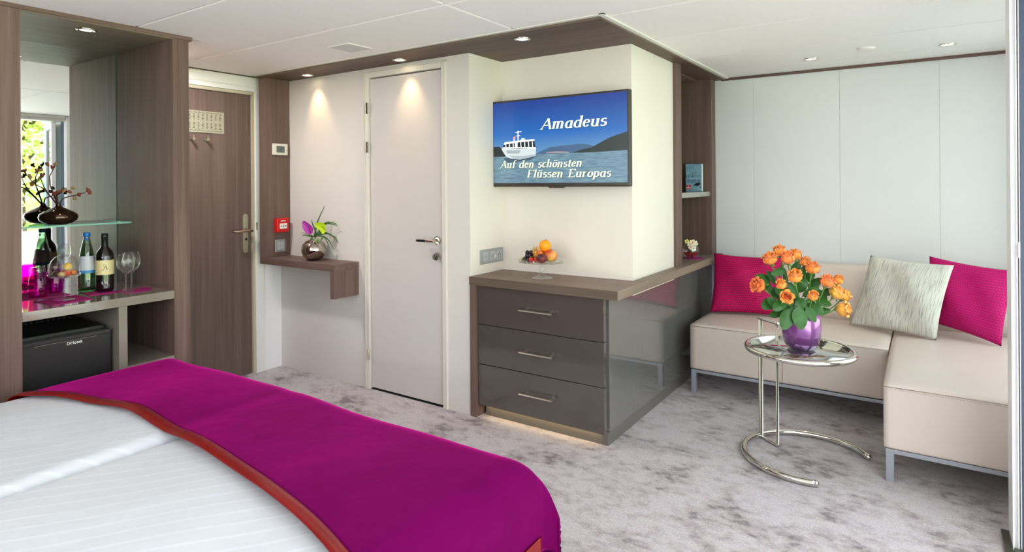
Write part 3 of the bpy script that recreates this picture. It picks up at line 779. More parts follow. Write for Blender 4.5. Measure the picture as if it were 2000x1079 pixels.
m = MATS['screen_water']; N = m.node_tree.nodes; L = m.node_tree.links; b = N['Principled BSDF']
tcn = N.new('ShaderNodeTexCoord'); mp = N.new('ShaderNodeMapping'); mp.inputs['Scale'].default_value = (6, 1, 60); nzn = N.new('ShaderNodeTexNoise'); nzn.inputs['Scale'].default_value = 3
L.new(tcn.outputs['Object'], mp.inputs[0]); L.new(mp.outputs[0], nzn.inputs['Vector']); cr = N.new('ShaderNodeValToRGB')
cr.color_ramp.elements[0].position = .3; cr.color_ramp.elements[0].color = srgb((62, 86, 104)); cr.color_ramp.elements[1].position = .7; cr.color_ramp.elements[1].color = srgb((118, 146, 158))
L.new(nzn.outputs['Fac'], cr.inputs[0]); L.new(cr.outputs[0], b.inputs['Emission Color'])
flat('far_mountain', [(.34, .655), (.40, .61), (.46, .575), (.52, .57), (.60, .56), (.68, .553), (.74, .565), (.80, .60), (.86, .64), (.5, .66)], (58, 82, 112), 2)
flat('near_hill', [(.62, .655), (.68, .625), (.76, .60), (.82, .55), (.88, .50), (.94, .47), (1, .44), (1, .645), (.8, .655)], (36, 46, 44), 3)
flat('left_hill', [(0, .67), (0, .545), (.04, .54), (.08, .575), (.1, .67)], (30, 36, 36), 2)
flat('far_town', [(.42, .65), (.43, .636), (.50, .630), (.56, .634), (.60, .642), (.60, .652)], (130, 120, 124), 3)
flat('ship_shadow', [(.08, .69), (.12, .745), (.30, .725), (.345, .68)], (58, 74, 88), 2)
flat('ship_hull', [(.065, .562), (.075, .60), (.105, .67), (.15, .70), (.22, .712), (.30, .69), (.345, .675), (.348, .575), (.30, .572), (.2, .575), (.1, .568)], (176, 184, 188), 4, 0.75)
flat('hull_shade', [(.13, .66), (.17, .70), (.23, .711), (.31, .688), (.345, .674), (.345, .655), (.25, .672)], (140, 150, 158), 5)
flat('hull_stripes', [(.11, .596), (.115, .603), (.22, .610), (.22, .603)], (80, 90, 100), 5)
bm = bmesh.new()
for k in range(3):
    v = .600 + k * .013; vs = [scp(.105 + .004 * k, v, 5.2), scp(.109 + .004 * k, v + .006, 5.2), scp(.225 - .005 * k, v + .010, 5.2), scp(.225 - .005 * k, v + .004, 5.2)]; poly(bm, vs)
obj('hull_lines', bm, glow('screen_hull_lines', (70, 78, 88)), scr)
flat('ship_deck', [(.075, .562), (.085, .52), (.10, .500), (.335, .488), (.345, .575), (.2, .578)], (34, 40, 48), 4.5)
flat('ship_roof', [(.085, .512), (.10, .492), (.22, .480), (.335, .472), (.338, .492), (.2, .502), (.09, .520)], (236, 240, 240), 6)
bm = bmesh.new()
for k in range(8):
    u = .10 + k * .031; poly(bm, [scp(u, .505, 6), scp(u + .002, .57, 6), scp(u + .008, .57, 6), scp(u + .006, .50, 6)])
poly(bm, [scp(.18, .50, 6), scp(.18, .57, 6), scp(.2, .572, 6), scp(.2, .50, 6)])
poly(bm, [scp(.08, .553, 6.2), scp(.08, .563, 6.2), scp(.345, .578, 6.2), scp(.345, .568, 6.2)])
poly(bm, [scp(.225, .482, 6), scp(.235, .455, 6), scp(.255, .455, 6), scp(.265, .480, 6)])
poly(bm, [scp(.202, .36, 6), scp(.202, .485, 6), scp(.210, .485, 6), scp(.210, .36, 6)])
poly(bm, [scp(.182, .375, 6.2), scp(.182, .383, 6.2), scp(.232, .375, 6.2), scp(.232, .367, 6.2)])
poly(bm, [scp(.19, .42, 6.2), scp(.19, .426, 6.2), scp(.222, .422, 6.2), scp(.222, .416, 6.2)])
poly(bm, [scp(.165, .485, 6), scp(.18, .43, 6), scp(.184, .43, 6), scp(.172, .485, 6)])
obj('ship_details', bm, glow('screen_ship_white', (236, 240, 240)), scr)
bm = bmesh.new(); poly(bm, [scp(.165, .435, 6.4), scp(.165, .46, 6.4), scp(.182, .445, 6.4), scp(.182, .425, 6.4)]); obj('ship_flag', bm, glow('screen_flag', (206, 120, 130)), scr)
def tvtext(s, u0, u1, v, cap, l=8):
    wtot = (u1 - u0) * (sx1 - sx0)
    p0 = scp(u0, v, l)
    for nm, c, dl, ox in (('caption_shadow', (18, 20, 26), 0, 0.0022), ('caption', (226, 232, 196), 1, 0)):
        bm = bmesh.new()
        text_mesh(bm, s, lambda a, b_: Vector((p0.x + a + ox, p0.y - dl * 0.0004, p0.z + b_ - ox)), cap * (sz1 - sz0), width=wtot * 0.96, slant=0.2, thick=0.17, thin=0.055, serif=0.11)
        obj(nm, bm, glow('screen_' + nm, c, 0.85 if dl else 0.5), scr)
tvtext('Amadeus', .385, .885, .362, .125)
def tvline(s, u0, u1, v, cap):
    ws = [sum(GL[c][0] + 0.02 for c in w) for w in s.split(' ')]; sp_w = GL[' '][0] + 0.02
    tot = sum(ws) + sp_w * (len(ws) - 1); u = u0
    for w, l_ in zip(s.split(' '), ws):
        du = (u1 - u0) * l_ / tot; tvtext(w, u, u + du, v, cap); u += du + (u1 - u0) * sp_w / tot
tvline('Auf den schönsten', .055, .705, .815, .088)
tvline('Flüssen Europas', .275, .905, .935, .090)

# cover of the front book (reads in its local frame: x to the right, z up, facing -y)
yb_ = -bly - 0.0003
bm = bmesh.new(); text_mesh(bm, 'HARRIS', lambda a, b_: Vector((-0.054 + a, yb_, 0.100 + b_)), 0.022, width=0.108, slant=0, thick=0.13, thin=0.05, serif=0.1)
text_mesh(bm, 'JOANNE', lambda a, b_: Vector((-0.028 + a, yb_, 0.129 + b_)), 0.009, width=0.056, slant=0, thick=0.12, thin=0.06, serif=0.1)
obj('title', bm, mat('book_ink_blue', (54, 74, 92), 0.5), BKC, local=True)
bm = bmesh.new()
for r_, (a, b_) in enumerate(((0.078, 0.10), (0.065, 0.096))):
    x = -b_ / 2
    while x < b_ / 2:
        w_ = random.uniform(0.003, 0.007); bx(bm, x, min(x + w_, b_ / 2), yb_ - 0.0001, yb_ + 0.0001, a, a + 0.007); x += w_ + 0.003
for k in range(14): bx(bm, -0.03 + k * 0.0045, -0.027 + k * 0.0045, yb_ - 0.0001, yb_ + 0.0001, 0.186, 0.189)
obj('cover_lettering', bm, mat('book_ink_navy', (34, 54, 84), 0.5), BKC, local=True)
bm = bmesh.new()
def bline(p, q, w=0.0016):
    a = Vector((p[0], yb_, p[1])); c = Vector((q[0], yb_, q[1])); d = (c - a).normalized(); n = Vector((-d.z, 0, d.x)) * w / 2
    poly(bm, [a - n, c - n, c + n, a + n])
for p, q in (((-.048, .176), (.002, .176)), ((-.048, .170), (.002, .170)), ((-.048, .162), (.0, .162)), ((-.048, .178), (-.048, .145)), ((.002, .178), (.002, .158)), ((-.040, .162), (-.040, .145)), ((-.048, .148), (.004, .148)), ((.006, .160), (.014, .162)), ((.014, .162), (.013, .150)), ((.013, .150), (.004, .148))):
    bline(p, q)
obj('cover_drawing', bm, mat('book_ink_navy', (34, 54, 84), 0.5), BKC, local=True)
bm = bmesh.new()
body = [(-.004, .044), (.006, .052), (.018, .060), (.034, .063), (.046, .060), (.053, .050), (.050, .048), (.046, .052), (.040, .047), (.030, .040), (.016, .041), (.004, .043)]
f = poly(bm, [(a, yb_, b_) for a, b_ in body]); bmesh.ops.triangulate(bm, faces=[f])
bline((.030, .041), (.034, .030)); bline((.038, .044), (.042, .033)); poly(bm, [(.044, yb_, .028), (.052, yb_, .026), (.051, yb_, .036), (.045, yb_, .034)])
obj('cover_bird', bm, mat('ink_black', (18, 20, 26), 0.5), BKC, local=True)
bm = bmesh.new(); cyl(bm, (-0.036, yb_ + 0.0002, 0.032), (-0.036, yb_ - 0.0002, 0.032), 0.018, 24); dc = obj('cover_disc', bm, mat('sticker_red', (200, 26, 30), 0.4), BKC, local=True)
bm = bmesh.new(); bx(bm, -0.052, -0.02, yb_ - 0.0005, yb_ - 0.0003, 0.026, 0.031); bx(bm, -0.042, -0.03, yb_ - 0.0005, yb_ - 0.0003, 0.016, 0.019); bx(bm, -0.038, -0.034, yb_ - 0.0005, yb_ - 0.0003, 0.036, 0.044)
obj('disc_lettering', bm, mat('sticker_white', (236, 230, 226), 0.5), dc, local=True)

# ================================================================== MINIBAR NICHE
XF, XM = -3.066, -3.67
ZK = 0.782
t = thing('minibar_cabinet', 'tall wood niche cabinet with a mirror, a grey gloss counter and a fridge bay', 'cabinet', (-3.37, 1.2, 0))
obj('side_panel', B((XM - 0.05, XF, 1.556, 1.634, 0, 2.0265)), woodv, t)
obj('side_panel', B((XM - 0.05, XF, -0.30, 0.944, 0, 2.0265)), woodv, t)
obj('top_board', B((XM - 0.05, XF + 0.004, -0.30, 1.652, 2.027, 2.0445)), woody, t)
obj('niche_top', B((XM - 0.04, XF - 0.001, 0.9445, 1.5555, 2.0195, 2.0268)), wood('wood_niche_top', 'Y', (104, 92, 76), (132, 118, 100)), t)
obj('back_panel', B((XM - 0.05, XM - 0.014, 0.9445, 1.5555, 0, 0.74)), mat('niche_back_dark', (52, 50, 48), 0.5), t)
obj('counter', B((XM - 0.013, XF + 0.001, 0.9445, 1.5555, ZK - 0.040, ZK), bev=0.0015), M_gloss2, t)
obj('divider', B((XM - 0.013, XF - 0.001, 1.306, 1.342, 0.0, ZK - 0.0405)), M_gloss2, t)
obj('lower_shelf', B((XM - 0.013, XF - 0.002, 1.3425, 1.5555, 0.436, 0.462)), M_gloss2, t)
t = thing('mirror', 'tall frameless mirror filling the back of the minibar niche', 'mirror', (XM, 1.25, ZK))
obj('glass', B((XM - 0.012, XM, 0.9455, 1.5535, ZK + 0.0005, 2.019)), mat('mirror_silver', (240, 244, 241), 0.0, metal=1.0), t)
obj('edge', B((XM - 0.010, XM + 0.0008, 1.5536, 1.5554, ZK + 0.0005, 2.019)), mat('mirror_edge_green', (70, 120, 100), 0.2), t)
ZG = 1.100
t = thing('glass_shelf', 'clear glass shelf with a green edge in front of the mirror', 'shelf', (-3.585, 1.25, ZG))
gz = mat('shelf_glass', (214, 240, 232), 0.0, trans=1.0, ior=1.35)
obj('pane', B((XM + 0.001, -3.50, 0.9455, 1.5550, ZG, ZG + 0.008), bev=0.001), thin_glass('shelf_glass_thin', (226, 244, 238), 0.16, 0.6, blend=0.3), t)
obj('front_edge', B((-3.4998, -3.4985, 0.9455, 1.5550, ZG, ZG + 0.008)), mat('glass_edge_green', (150, 214, 196), 0.1, emit=(150, 214, 196), es=0.0), t)

# fridge
t = thing('minibar_fridge', 'black minibar fridge under the counter', 'fridge', (-3.35, 1.12, 0.03))
obj('body', B((-3.63, -3.165, 0.955, 1.285, 0.03, 0.655), bev=0.004), mat('fridge_black', (30, 30, 31), 0.35), t)
d = obj('door', B((-3.1645, -3.118, 0.950, 1.295, 0.04, 0.640), bev=0.005), mat('fridge_door_black', (38, 38, 39), 0.32), t)
obj('handle_strip', B((-3.140, -3.112, 0.952, 1.293, 0.622, 0.641), bev=0.004), mat('fridge_strip', (52, 52, 53), 0.2), d)
obj('grip_line', B((-3.1175, -3.1135, 1.00, 1.235, 0.6195, 0.6215), bev=0.0005), mat('fridge_strip_light', (120, 118, 114), 0.3), d)
bm = bmesh.new()
for s_, y0 in (('DHotek', 1.118),):
    text_mesh(bm, s_, lambda a, b_: Vector((-3.1165, y0 + a, 0.602 + b_)), 0.0125, width=0.062, slant=0, thick=0.17, thin=0.14, serif=0.0)
obj('lettering', bm, mat('logo_white', (235, 235, 235), 0.4), d)
obj('vent_grille', B(*[(-3.5, -3.47, 0.965 + k * 0.022, 0.977 + k * 0.022, 0.6555, 0.662) for k in range(14)]), M_dark, t)

# glassware ------------------------------------------------------
M_clear = lambda: thin_glass('clear_glass', (252, 253, 252), 0.018, 0.8, blend=0.15)
def mat_disc(name, label, pts, z, m, cat='mat', group=None):
    bm = bmesh.new(); prism(bm, pts, lambda u, v, w_: Vector((u, v, z + w_)), 0.0025)
    return solo(name, bm, m, label, cat, group)
M_felt = lambda: mat('magenta_felt', (160, 20, 110), 0.9, bump=0.3, bscale=600)
def circ(cx, cy, r, n=32): return [(cx + r * math.cos(2*PI*i/n), cy + r * math.sin(2*PI*i/n)) for i in range(n)]
ZM = ZK + 0.0027
mat_disc('felt_mat', 'square magenta felt mat under the glass dome stand', [(-3.132, 1.075), (-3.150, 1.235), (-3.335, 1.235), (-3.29, 1.062)], ZK, M_felt)
mat_disc('felt_mat', 'magenta felt mat under the two pink tumblers', [(-3.38, 1.00), (-3.37, 1.225), (-3.60, 1.235), (-3.60, 1.02)], ZK, M_felt)
mat_disc('felt_mat', 'magenta felt mat under the wine bottle', [(-3.26, 1.26), (-3.24, 1.375), (-3.40, 1.39), (-3.41, 1.275)], ZK, M_felt)
mat_disc('felt_coaster', 'round magenta coaster under the two wine glasses', circ(-3.238, 1.446, 0.078), ZK, M_felt, 'coaster')

def tumbler(x, y, label):
    t = thing('glass_tumbler', label, 'glass', (x, y, ZM), group='upturned pink tumblers')
    m = thin_glass('magenta_glass', (250, 84, 236), 0.04, 0.4, blend=0.15)
    bm = bmesh.new()
    lathe(bm, [(0.033, 0), (0.037, 0.02), (0.0385, 0.05), (0.036, 0.085), (0.029, 0.108), (0.027, 0.112)], (x, y, ZM), 32)
    lathe(bm, [(0.0310, 0), (0.0345, 0.02), (0.036, 0.05), (0.0335, 0.083), (0.027, 0.105), (0, 0.108)], (x, y, ZM), 32)
    obj('bowl', bm, m, t)
    bm = bmesh.new(); lathe(bm, [(0.027, 0.112), (0.0275, 0.122), (0.026, 0.136), (0.024, 0.138), (0, 0.136)], (x, y, ZM), 32)
    obj('base', bm, thin_glass('pinkish_clear_glass', (240, 214, 230), 0.06, 0.8, blend=0.2), t, label='thick clear base')
p = at(75, 583, X=-3.425); tumbler(p.x, p.y, 'upturned pink glass tumbler, the nearer of the two, beside the glass dome')
p = at(107, 574, X=-3.505); tumbler(p.x, p.y, 'upturned pink glass tumbler, the farther of the two, close to the mirror')

def lathe_part(name, prof, x, y, z, m, par, seg=36, label=None):
    bm = bmesh.new(); lathe(bm, prof, (x, y, z), seg); return obj(name, bm, m, par, label=label)

# water bottle
p = at(170, 577, X=-3.395); x, y = p.x, p.y
t = thing('water_bottle', 'green glass water bottle with a blue cap and a white and blue label', 'bottle', (x, y, ZK + 0.0005))
z = ZK + 0.0005
lathe_part('glass_body', [(0, 0.002), (0.030, 0), (0.036, 0.004), (0.0385, 0.03), (0.0395, 0.085), (0.037, 0.125), (0.031, 0.175), (0.024, 0.215), (0.017, 0.245), (0.0135, 0.262), (0.0130, 0.275)], x, y, z, thin_glass('green_bottle_glass', (188, 214, 188), 0.08, 0.7, blend=0.35), t)
lathe_part('water', [(0, 0.006), (0.028, 0.006), (0.0355, 0.03), (0.0365, 0.085), (0.034, 0.125), (0.028, 0.175), (0.021, 0.215), (0.0165, 0.235), (0, 0.235)], x, y, z, thin_glass('bottle_water', (206, 220, 206), 0.05, 0.4), t)
lathe_part('bottle_foot', [(0.0392, 0.012), (0.0372, 0.0035), (0.031, -0.0002), (0.0, 0.0006)], x, y, z, mat('bottle_foot_green', (70, 160, 84), 0.1, coat=0.6), t)
lb = lathe_part('label', [(0.0402, 0.105), (0.0386, 0.125), (0.0318, 0.176)], x, y, z, mat('label_white_blue', (206, 214, 226), 0.4), t, label='white label with a blue lower band')
lathe_part('label_band', [(0.0404, 0.094), (0.0404, 0.108)], x, y, z, mat('label_blue', (70, 150, 214), 0.4), lb)
c_ = lathe_part('cap', [(0.0142, 0.268), (0.0152, 0.270), (0.0155, 0.286), (0.014, 0.289), (0, 0.289)], x, y, z, mat('cap_blue', (28, 112, 196), 0.35), t)
bm = bmesh.new(); cyl(bm, (x + 0.0128, y - 0.006, z + 0.256), (x + 0.0145, y - 0.007, z + 0.256), 0.007, 16); obj('cap_seal', bm, mat('cap_blue', (28, 112, 196)), c_)
# wine bottle
p = at(205, 576, X=-3.325); x, y = p.x, p.y; z = ZM + 0.0003
t = thing('wine_bottle', 'dark red wine bottle with a cream label beside the water bottle', 'bottle', (x, y, z))
lathe_part('glass_body', [(0, 0.003), (0.034, 0), (0.0385, 0.004), (0.039, 0.02), (0.039, 0.165), (0.037, 0.180), (0.030, 0.197), (0.019, 0.212), (0.0145, 0.222), (0.0140, 0.262)], x, y, z, mat('wine_bottle_glass', (16, 12, 14), 0.05, coat=1.0), t)
lathe_part('capsule', [(0.0145, 0.215), (0.0147, 0.262), (0.0158, 0.264), (0.0158, 0.270), (0.0148, 0.272), (0.0146, 0.280), (0.012, 0.282), (0, 0.282)], x, y, z, mat('capsule_black', (24, 22, 24), 0.25), t)
lb = lathe_part('label', [(0.0394, 0.083), (0.0394, 0.153)], x, y, z, mat('label_cream', (238, 224, 170), 0.5, noise=0.06), t)
# a script initial and flourish on the side facing the room
bm = bmesh.new(); va = math.atan2(-y, -x)
def onlab(a, b_): th = va + a / 0.0396; return Vector((x + 0.0397 * math.cos(th), y + 0.0397 * math.sin(th), z + 0.118 + b_))
def lstroke(pts, w):
    for (a, b_), (c, d) in zip(pts[:-1], pts[1:]):
        dx, dy = c - a, d - b_; l = math.hypot(dx, dy) or 1; nx, ny = -dy / l * w / 2, dx / l * w / 2
        bm.faces.new([bm.verts.new(onlab(*q)) for q in ((a - nx, b_ - ny), (c - nx, d - ny), (c + nx, d + ny), (a + nx, b_ + ny))])
lstroke([(-0.006, -0.012), (-0.001, -0.002), (0.005, 0.010)], 0.0013); lstroke([(0.005, 0.010), (0.006, 0.0), (0.009, -0.011)], 0.0026); lstroke([(-0.003, -0.004), (0.007, -0.002)], 0.0009)
lstroke([(-0.018, -0.010), (-0.010, -0.013), (-0.004, -0.008), (0.0, 0.004), (-0.006, 0.007)], 0.001); lstroke([(0.009, -0.011), (0.014, -0.005), (0.019, -0.006)], 0.001)
for k in range(5): a = math.radians(50 + k * 30); lstroke([(-0.002 + 0.003 * math.cos(a), 0.012 + 0.003 * math.sin(a)), (-0.002 + 0.007 * math.cos(a), 0.012 + 0.007 * math.sin(a))], 0.0007)
obj('script_initial', bm, mat('ink_black', (18, 20, 26)), lb)

def wineglass(x, y, label):
    z = ZM + 0.0003
    t = thing('wine_glass', label, 'glass', (x, y, z), group='clear wine glasses')
    lathe_part('bowl', [(0.004, 0.085), (0.014, 0.092), (0.030, 0.108), (0.0385, 0.130), (0.0385, 0.150), (0.034, 0.172), (0.0295, 0.185), (0.0288, 0.185), (0.033, 0.171), (0.0375, 0.150), (0.0373, 0.130), (0.029, 0.110), (0.012, 0.094), (0, 0.090)], x, y, z, M_clear, t)
    lathe_part('stem', [(0.006, 0.004), (0.0042, 0.02), (0.0036, 0.05), (0.0042, 0.078), (0.006, 0.088)], x, y, z, M_clear, t, 16)
    lathe_part('foot', [(0.0, 0.0), (0.036, 0.0), (0.0362, 0.0015), (0.015, 0.004), (0.006, 0.007)], x, y, z, M_clear, t)
p = at(246, 573, X=-3.205); wineglass(p.x, p.y, 'clear wine glass on the magenta coaster, the nearer of the two')
p = at(257, 567, X=-3.262); wineglass(p.x, p.y, 'clear wine glass on the magenta coaster, the farther of the two')

# dome stand with sweets
p = at(126, 585, X=-3.235); x, y = p.x, p.y; z = ZM + 0.0003
t = thing('glass_dome_stand', 'small footed glass stand with a glass dome over sweets', 'cake stand', (x, y, z))
lathe_part('foot', [(0, 0), (0.040, 0), (0.041, 0.002), (0.015, 0.006), (0.008, 0.012), (0.0065, 0.03), (0.0065, 0.075), (0.010, 0.092), (0.018, 0.098)], x, y, z, M_clear, t)
lathe_part('plate', [(0, 0.100), (0.050, 0.101), (0.061, 0.108), (0.064, 0.116), (0.062, 0.117), (0.058, 0.111), (0.05, 0.105), (0, 0.104)], x, y, z, M_clear, t)
dm = lathe_part('dome', [(0.056, 0.1125), (0.058, 0.130), (0.057, 0.150), (0.050, 0.175), (0.035, 0.194), (0.015, 0.203), (0.004, 0.205)], x, y, z, M_clear, t)
lathe_part('knob', [(0.004, 0.205), (0.008, 0.210), (0.011, 0.219), (0.008, 0.229), (0.004, 0.233), (0, 0.234)], x, y, z, M_clear, dm, 18)
zt = z + 0.1055
tow = Vector((-x, -y, 0)).normalized(); sd = Vector((-tow.y, tow.x, 0))  # towards the room, and to the right of it
sd = sd if sd.dot(RGT) > 0 else -sd
def swt(name, a, b_, h, r, c, label, cat, sc=(1, 1, 1)):
    r *= 1.25; h *= 1.15
    p = Vector((x, y, zt)) + sd * a + tow * b_
    bm = bmesh.new(); sphere(bm, (p.x, p.y, p.z + h + r * sc[2]), r, 16, 10, sc)
    solo(name, bm, mat('sweet_' + cat + str(c[0]), c, 0.35, noise=0.3, nscale=90), label, cat, 'sweets under the glass dome')
swt('chocolate_praline', -0.026, 0.012, 0, 0.015, (74, 50, 36), 'dark chocolate sweet under the glass dome, left side', 'sweet', (1.3, 1.0, 0.75))
swt('chocolate_praline', -0.010, 0.030, 0, 0.012, (214, 186, 130), 'pale nut sweet at the front under the glass dome', 'sweet', (1.2, 1.0, 0.8))
swt('fruit_piece', 0.012, 0.020, 0, 0.013, (214, 70, 30), 'red fruit piece at the front under the glass dome', 'fruit', (1.1, 1, 0.8))
swt('fruit_piece', 0.030, -0.004, 0, 0.013, (232, 140, 50), 'orange fruit piece under the glass dome, right side', 'fruit', (1, 1.1, 0.8))
swt('fruit_piece', 0.004, -0.018, 0, 0.014, (196, 60, 34), 'red fruit piece at the back under the glass dome', 'fruit', (1, 1, 0.9))
swt('fruit_piece', 0.012, 0.0, 0.0215, 0.015, (238, 196, 96), 'yellow fruit piece on top under the glass dome', 'fruit', (1.1, 1, 0.95))

# bronze vase with blossoming twigs on the glass shelf
p = at(114, 437, X=-3.575); x, y = p.x, p.y; z = ZG + 0.0085
t = thing('bronze_vase', 'squat dark bronze glazed vase on the glass shelf', 'vase', (x, y, z))
m_b = mat('bronze_glaze', (84, 62, 50), 0.12, metal=0.75, coat=0.6, noise=0.4, nscale=30)
lathe_part('body', [(0, 0), (0.035, 0), (0.058, 0.006), (0.078, 0.022), (0.083, 0.038), (0.078, 0.052), (0.058, 0.066), (0.034, 0.078), (0.018, 0.086), (0.012, 0.092), (0.0115, 0.098), (0.014, 0.102), (0.011, 0.102), (0.009, 0.096), (0.009, 0.086), (0, 0.085)], x, y, z, m_b, t, 44)
M_twig = lambda: mat('twig_brown', (78, 52, 46), 0.7, noise=0.4, nscale=80)
def twig(pix, label, dx0=0.0, blossoms=(), dxs=None):
    base = Vector((x, y, z + 0.09))
    pts = [base]
    for i, (px, py) in enumerate(pix):
        pts.append(at(px, py, X=-3.575 + (dxs[i] if dxs else dx0 * (i + 1) / len(pix))))
    t_ = thing('blossom_twig', label, 'twig', base, group='twigs in the bronze vase')
    bm = bmesh.new(); n = len(pts)
    tube(bm, pts, [0.0038 - 0.0022 * i / (n - 1) for i in range(n)], 8)
    br = obj('stem', bm, M_twig, t_)
    cols = [(158, 84, 66), (178, 148, 98), (140, 66, 58), (158, 148, 92)]
    for i, (px, py) in enumerate(blossoms):
        c = at(px, py, X=min(pts, key=lambda q: (q - at(px, py, X=-3.575)).length).x + random.uniform(-0.006, 0.006))
        bm = bmesh.new()
        for k in range(6):
            a = 2 * PI * k / 6 + random.random(); o_ = Vector((math.cos(a) * 0.0055, math.sin(a) * 0.0055, random.uniform(-0.007, 0.008)))
            sphere(bm, c + o_, 0.0046, 8, 6, (1, 1, 1.3))
        sphere(bm, c, 0.006, 8, 6)
        cc = cols[(i + len(pix)) % 4]
        obj('blossom', bm, mat('blossom_%d' % cc[0], cc, 0.6, noise=0.3, nscale=200), t_)
twig([(122, 388), (140, 383), (157, 380), (172, 373)], 'brown blossom twig leaning right over the squat vase', 0.05, [(136, 376), (142, 366), (155, 381), (172, 371), (175, 376), (146, 386)])
twig([(106, 382), (98, 362), (97, 345), (104, 330), (108, 323)], 'tall blossom twig rising from the squat vase', -0.01, [(108, 320), (103, 327), (92, 322)])
twig([(100, 385), (84, 368), (72, 362), (60, 352), (48, 338)], 'blossom twig spreading far left behind the wood panel', 0.06, [(58, 345), (48, 335), (62, 360)])
twig([(110, 384), (112, 378), (118, 376)], 'short blossom twig close to the vase mouth', 0.03, [(112, 376), (119, 373), (126, 372), (105, 378)])
twig([(102, 388), (92, 376), (86, 366), (80, 350), (78, 338)], 'crooked blossom twig in the middle of the squat vase', 0.03, [(80, 333), (84, 342), (72, 335)])
# ================================================================== BED
t = thing('bed', 'low double bed carrying two white mattresses under the duvets', 'bed', (-1.85, 0.2, 0))
obj('base', B((-2.93, -0.99, -1.38, 1.42, 0.02, 0.22), bev=0.01), mat('bed_base_grey', (120, 110, 102), 0.7), t)
for x0, x1 in ((-2.95, -2.045), (-2.035, -0.985)):
    obj('mattress', B((x0, x1, -1.38, 1.44, 0.2205, 0.425), bev=0.03), mat('mattress_white', (228, 228, 228), 0.8), t)
obj('fill_light_housing', B((-2.9, -0.9, -1.384, -1.24, 1.08, 1.13), bev=0.004), M_steel, t)  # unseen body added to carry the fill light above the bed
obj('headboard', B((-2.98, -0.90, -1.418, -1.385, 0.1, 1.12), bev=0.008), mat('bed_base_grey', (120, 110, 102)), t)


def fall(s, e0, e1, r0_, r1_):
    """arc-length coordinate s across a padded slab whose sides are at e0 and e1 -> (pos, drop)"""
    def one(d, r):           # d = distance past the start of the rounding
        q = r * PI / 2
        if d < q: a = d / r; return r * math.sin(a), r * (1 - math.cos(a))
        return r, r + (d - q)
    if s < e0 + r0_:
        p, dz = one(e0 + r0_ - s, r0_); return e0 + r0_ - p, dz
    if s > e1 - r1_:
        p, dz = one(s - e1 + r1_, r1_); return e1 - r1_ + p, dz
    return s, 0.0


def soft(a, b_): return (a ** 2 + b_ ** 2) ** 0.5


def bumps(x, y, k=1.0):
    return k * (0.004 * math.sin(3.1 * x + 1.3 * y) + 0.003 * math.sin(5.7 * x - 4.1 * y + 1) + 0.002 * math.sin(11 * x + 7 * y))


def duvet(name, x0, x1, ztop, rl, rr, label, sl, sr):
    bm = bmesh.new(); nx, ny = 90, 170; g_ = []
    for i in range(nx + 1):
        s = (x0 - sl) + (x1 - x0 + sl + sr) * i / nx; row = []
        X, dx = fall(s, x0, x1, rl, rr)
        for j in range(ny + 1):
            tt = -1.15 + (1.15 + 1.50 + 0.22) * j / ny
            Y, dy = fall(tt, -5, 1.505, 0.05, 0.095)
            z = ztop - soft(dx, dy) + bumps(X, Y, 1.3)
            z -= 0.006 * math.exp(-((X - (x0 + x1) / 2) / ((x1 - x0) * 0.6)) ** 2) * 0 
            row.append(bm.verts.new((X, Y, max(z, 0.236))))
        g_.append(row)
    for i in range(nx):
        for j in range(ny):
            f = bm.faces.new((g_[i][j], g_[i+1][j], g_[i+1][j+1], g_[i][j+1])); f.smooth = True
    m, nt, b = base_mat('damask_white'); N = nt.nodes; L = nt.links
    tc_ = N.new('ShaderNodeTexCoord'); sp = N.new('ShaderNodeSeparateXYZ'); mpr = N.new('ShaderNodeMapping'); mpr.inputs['Rotation'].default_value = (0, 0, math.radians(-55.4)); L.new(tc_.outputs['Object'], mpr.inputs[0]); L.new(mpr.outputs[0], sp.inputs[0])
    mu = N.new('ShaderNodeMath'); mu.operation = 'MULTIPLY'; mu.inputs[1].default_value = 2 * PI / 0.052; L.new(sp.outputs['Y'], mu.inputs[0])
    si = N.new('ShaderNodeMath'); si.operation = 'SINE'; L.new(mu.outputs[0], si.inputs[0])
    gt = N.new('ShaderNodeMapRange'); gt.inputs['From Min'].default_value = 0.7; gt.inputs['From Max'].default_value = 0.95; L.new(si.outputs[0], gt.inputs['Value'])
    cm = N.new('ShaderNodeMixRGB'); cm.inputs['Color1'].default_value = srgb((204, 208, 214)); cm.inputs['Color2'].default_value = srgb((214, 219, 226)); L.new(gt.outputs['Result'], cm.inputs['Fac'])
    L.new(cm.outputs[0], b.inputs['Base Color'])
    rr_ = N.new('ShaderNodeMapRange'); rr_.inputs['To Min'].default_value = 0.75; rr_.inputs['To Max'].default_value = 0.45; L.new(gt.outputs['Result'], rr_.inputs['Value']); L.new(rr_.outputs['Result'], b.inputs['Roughness'])
    nz = N.new('ShaderNodeTexNoise'); nz.inputs['Scale'].default_value = 5; nz.inputs['Detail'].default_value = 3; L.new(tc_.outputs['Object'], nz.inputs['Vector'])
    bp = N.new('ShaderNodeBump'); bp.inputs['Strength'].default_value = 0.35; bp.inputs['Distance'].default_value = 0.03; L.new(nz.outputs['Fac'], bp.inputs['Height']); L.new(bp.outputs[0], b.inputs['Normal'])
    b.inputs['Sheen Weight'].default_value = 0.15
    o = solo(name, bm, m, label, 'duvet', 'white duvets on the bed', loc=((x0 + x1) / 2, 0.2, 0.425))
    md = o.modifiers.new('thickness', 'SOLIDIFY'); md.thickness = 0.01; md.offset = -1
    return o
duvet('duvet', -2.978, -2.034, 0.492, 0.11, 0.045, 'white striped duvet on the far half of the bed, by the fridge', 0.12, 0.03)
duvet('duvet', -2.030, -0.950, 0.482, 0.045, 0.10, 'white striped duvet on the near half of the bed', 0.03, 0.12)

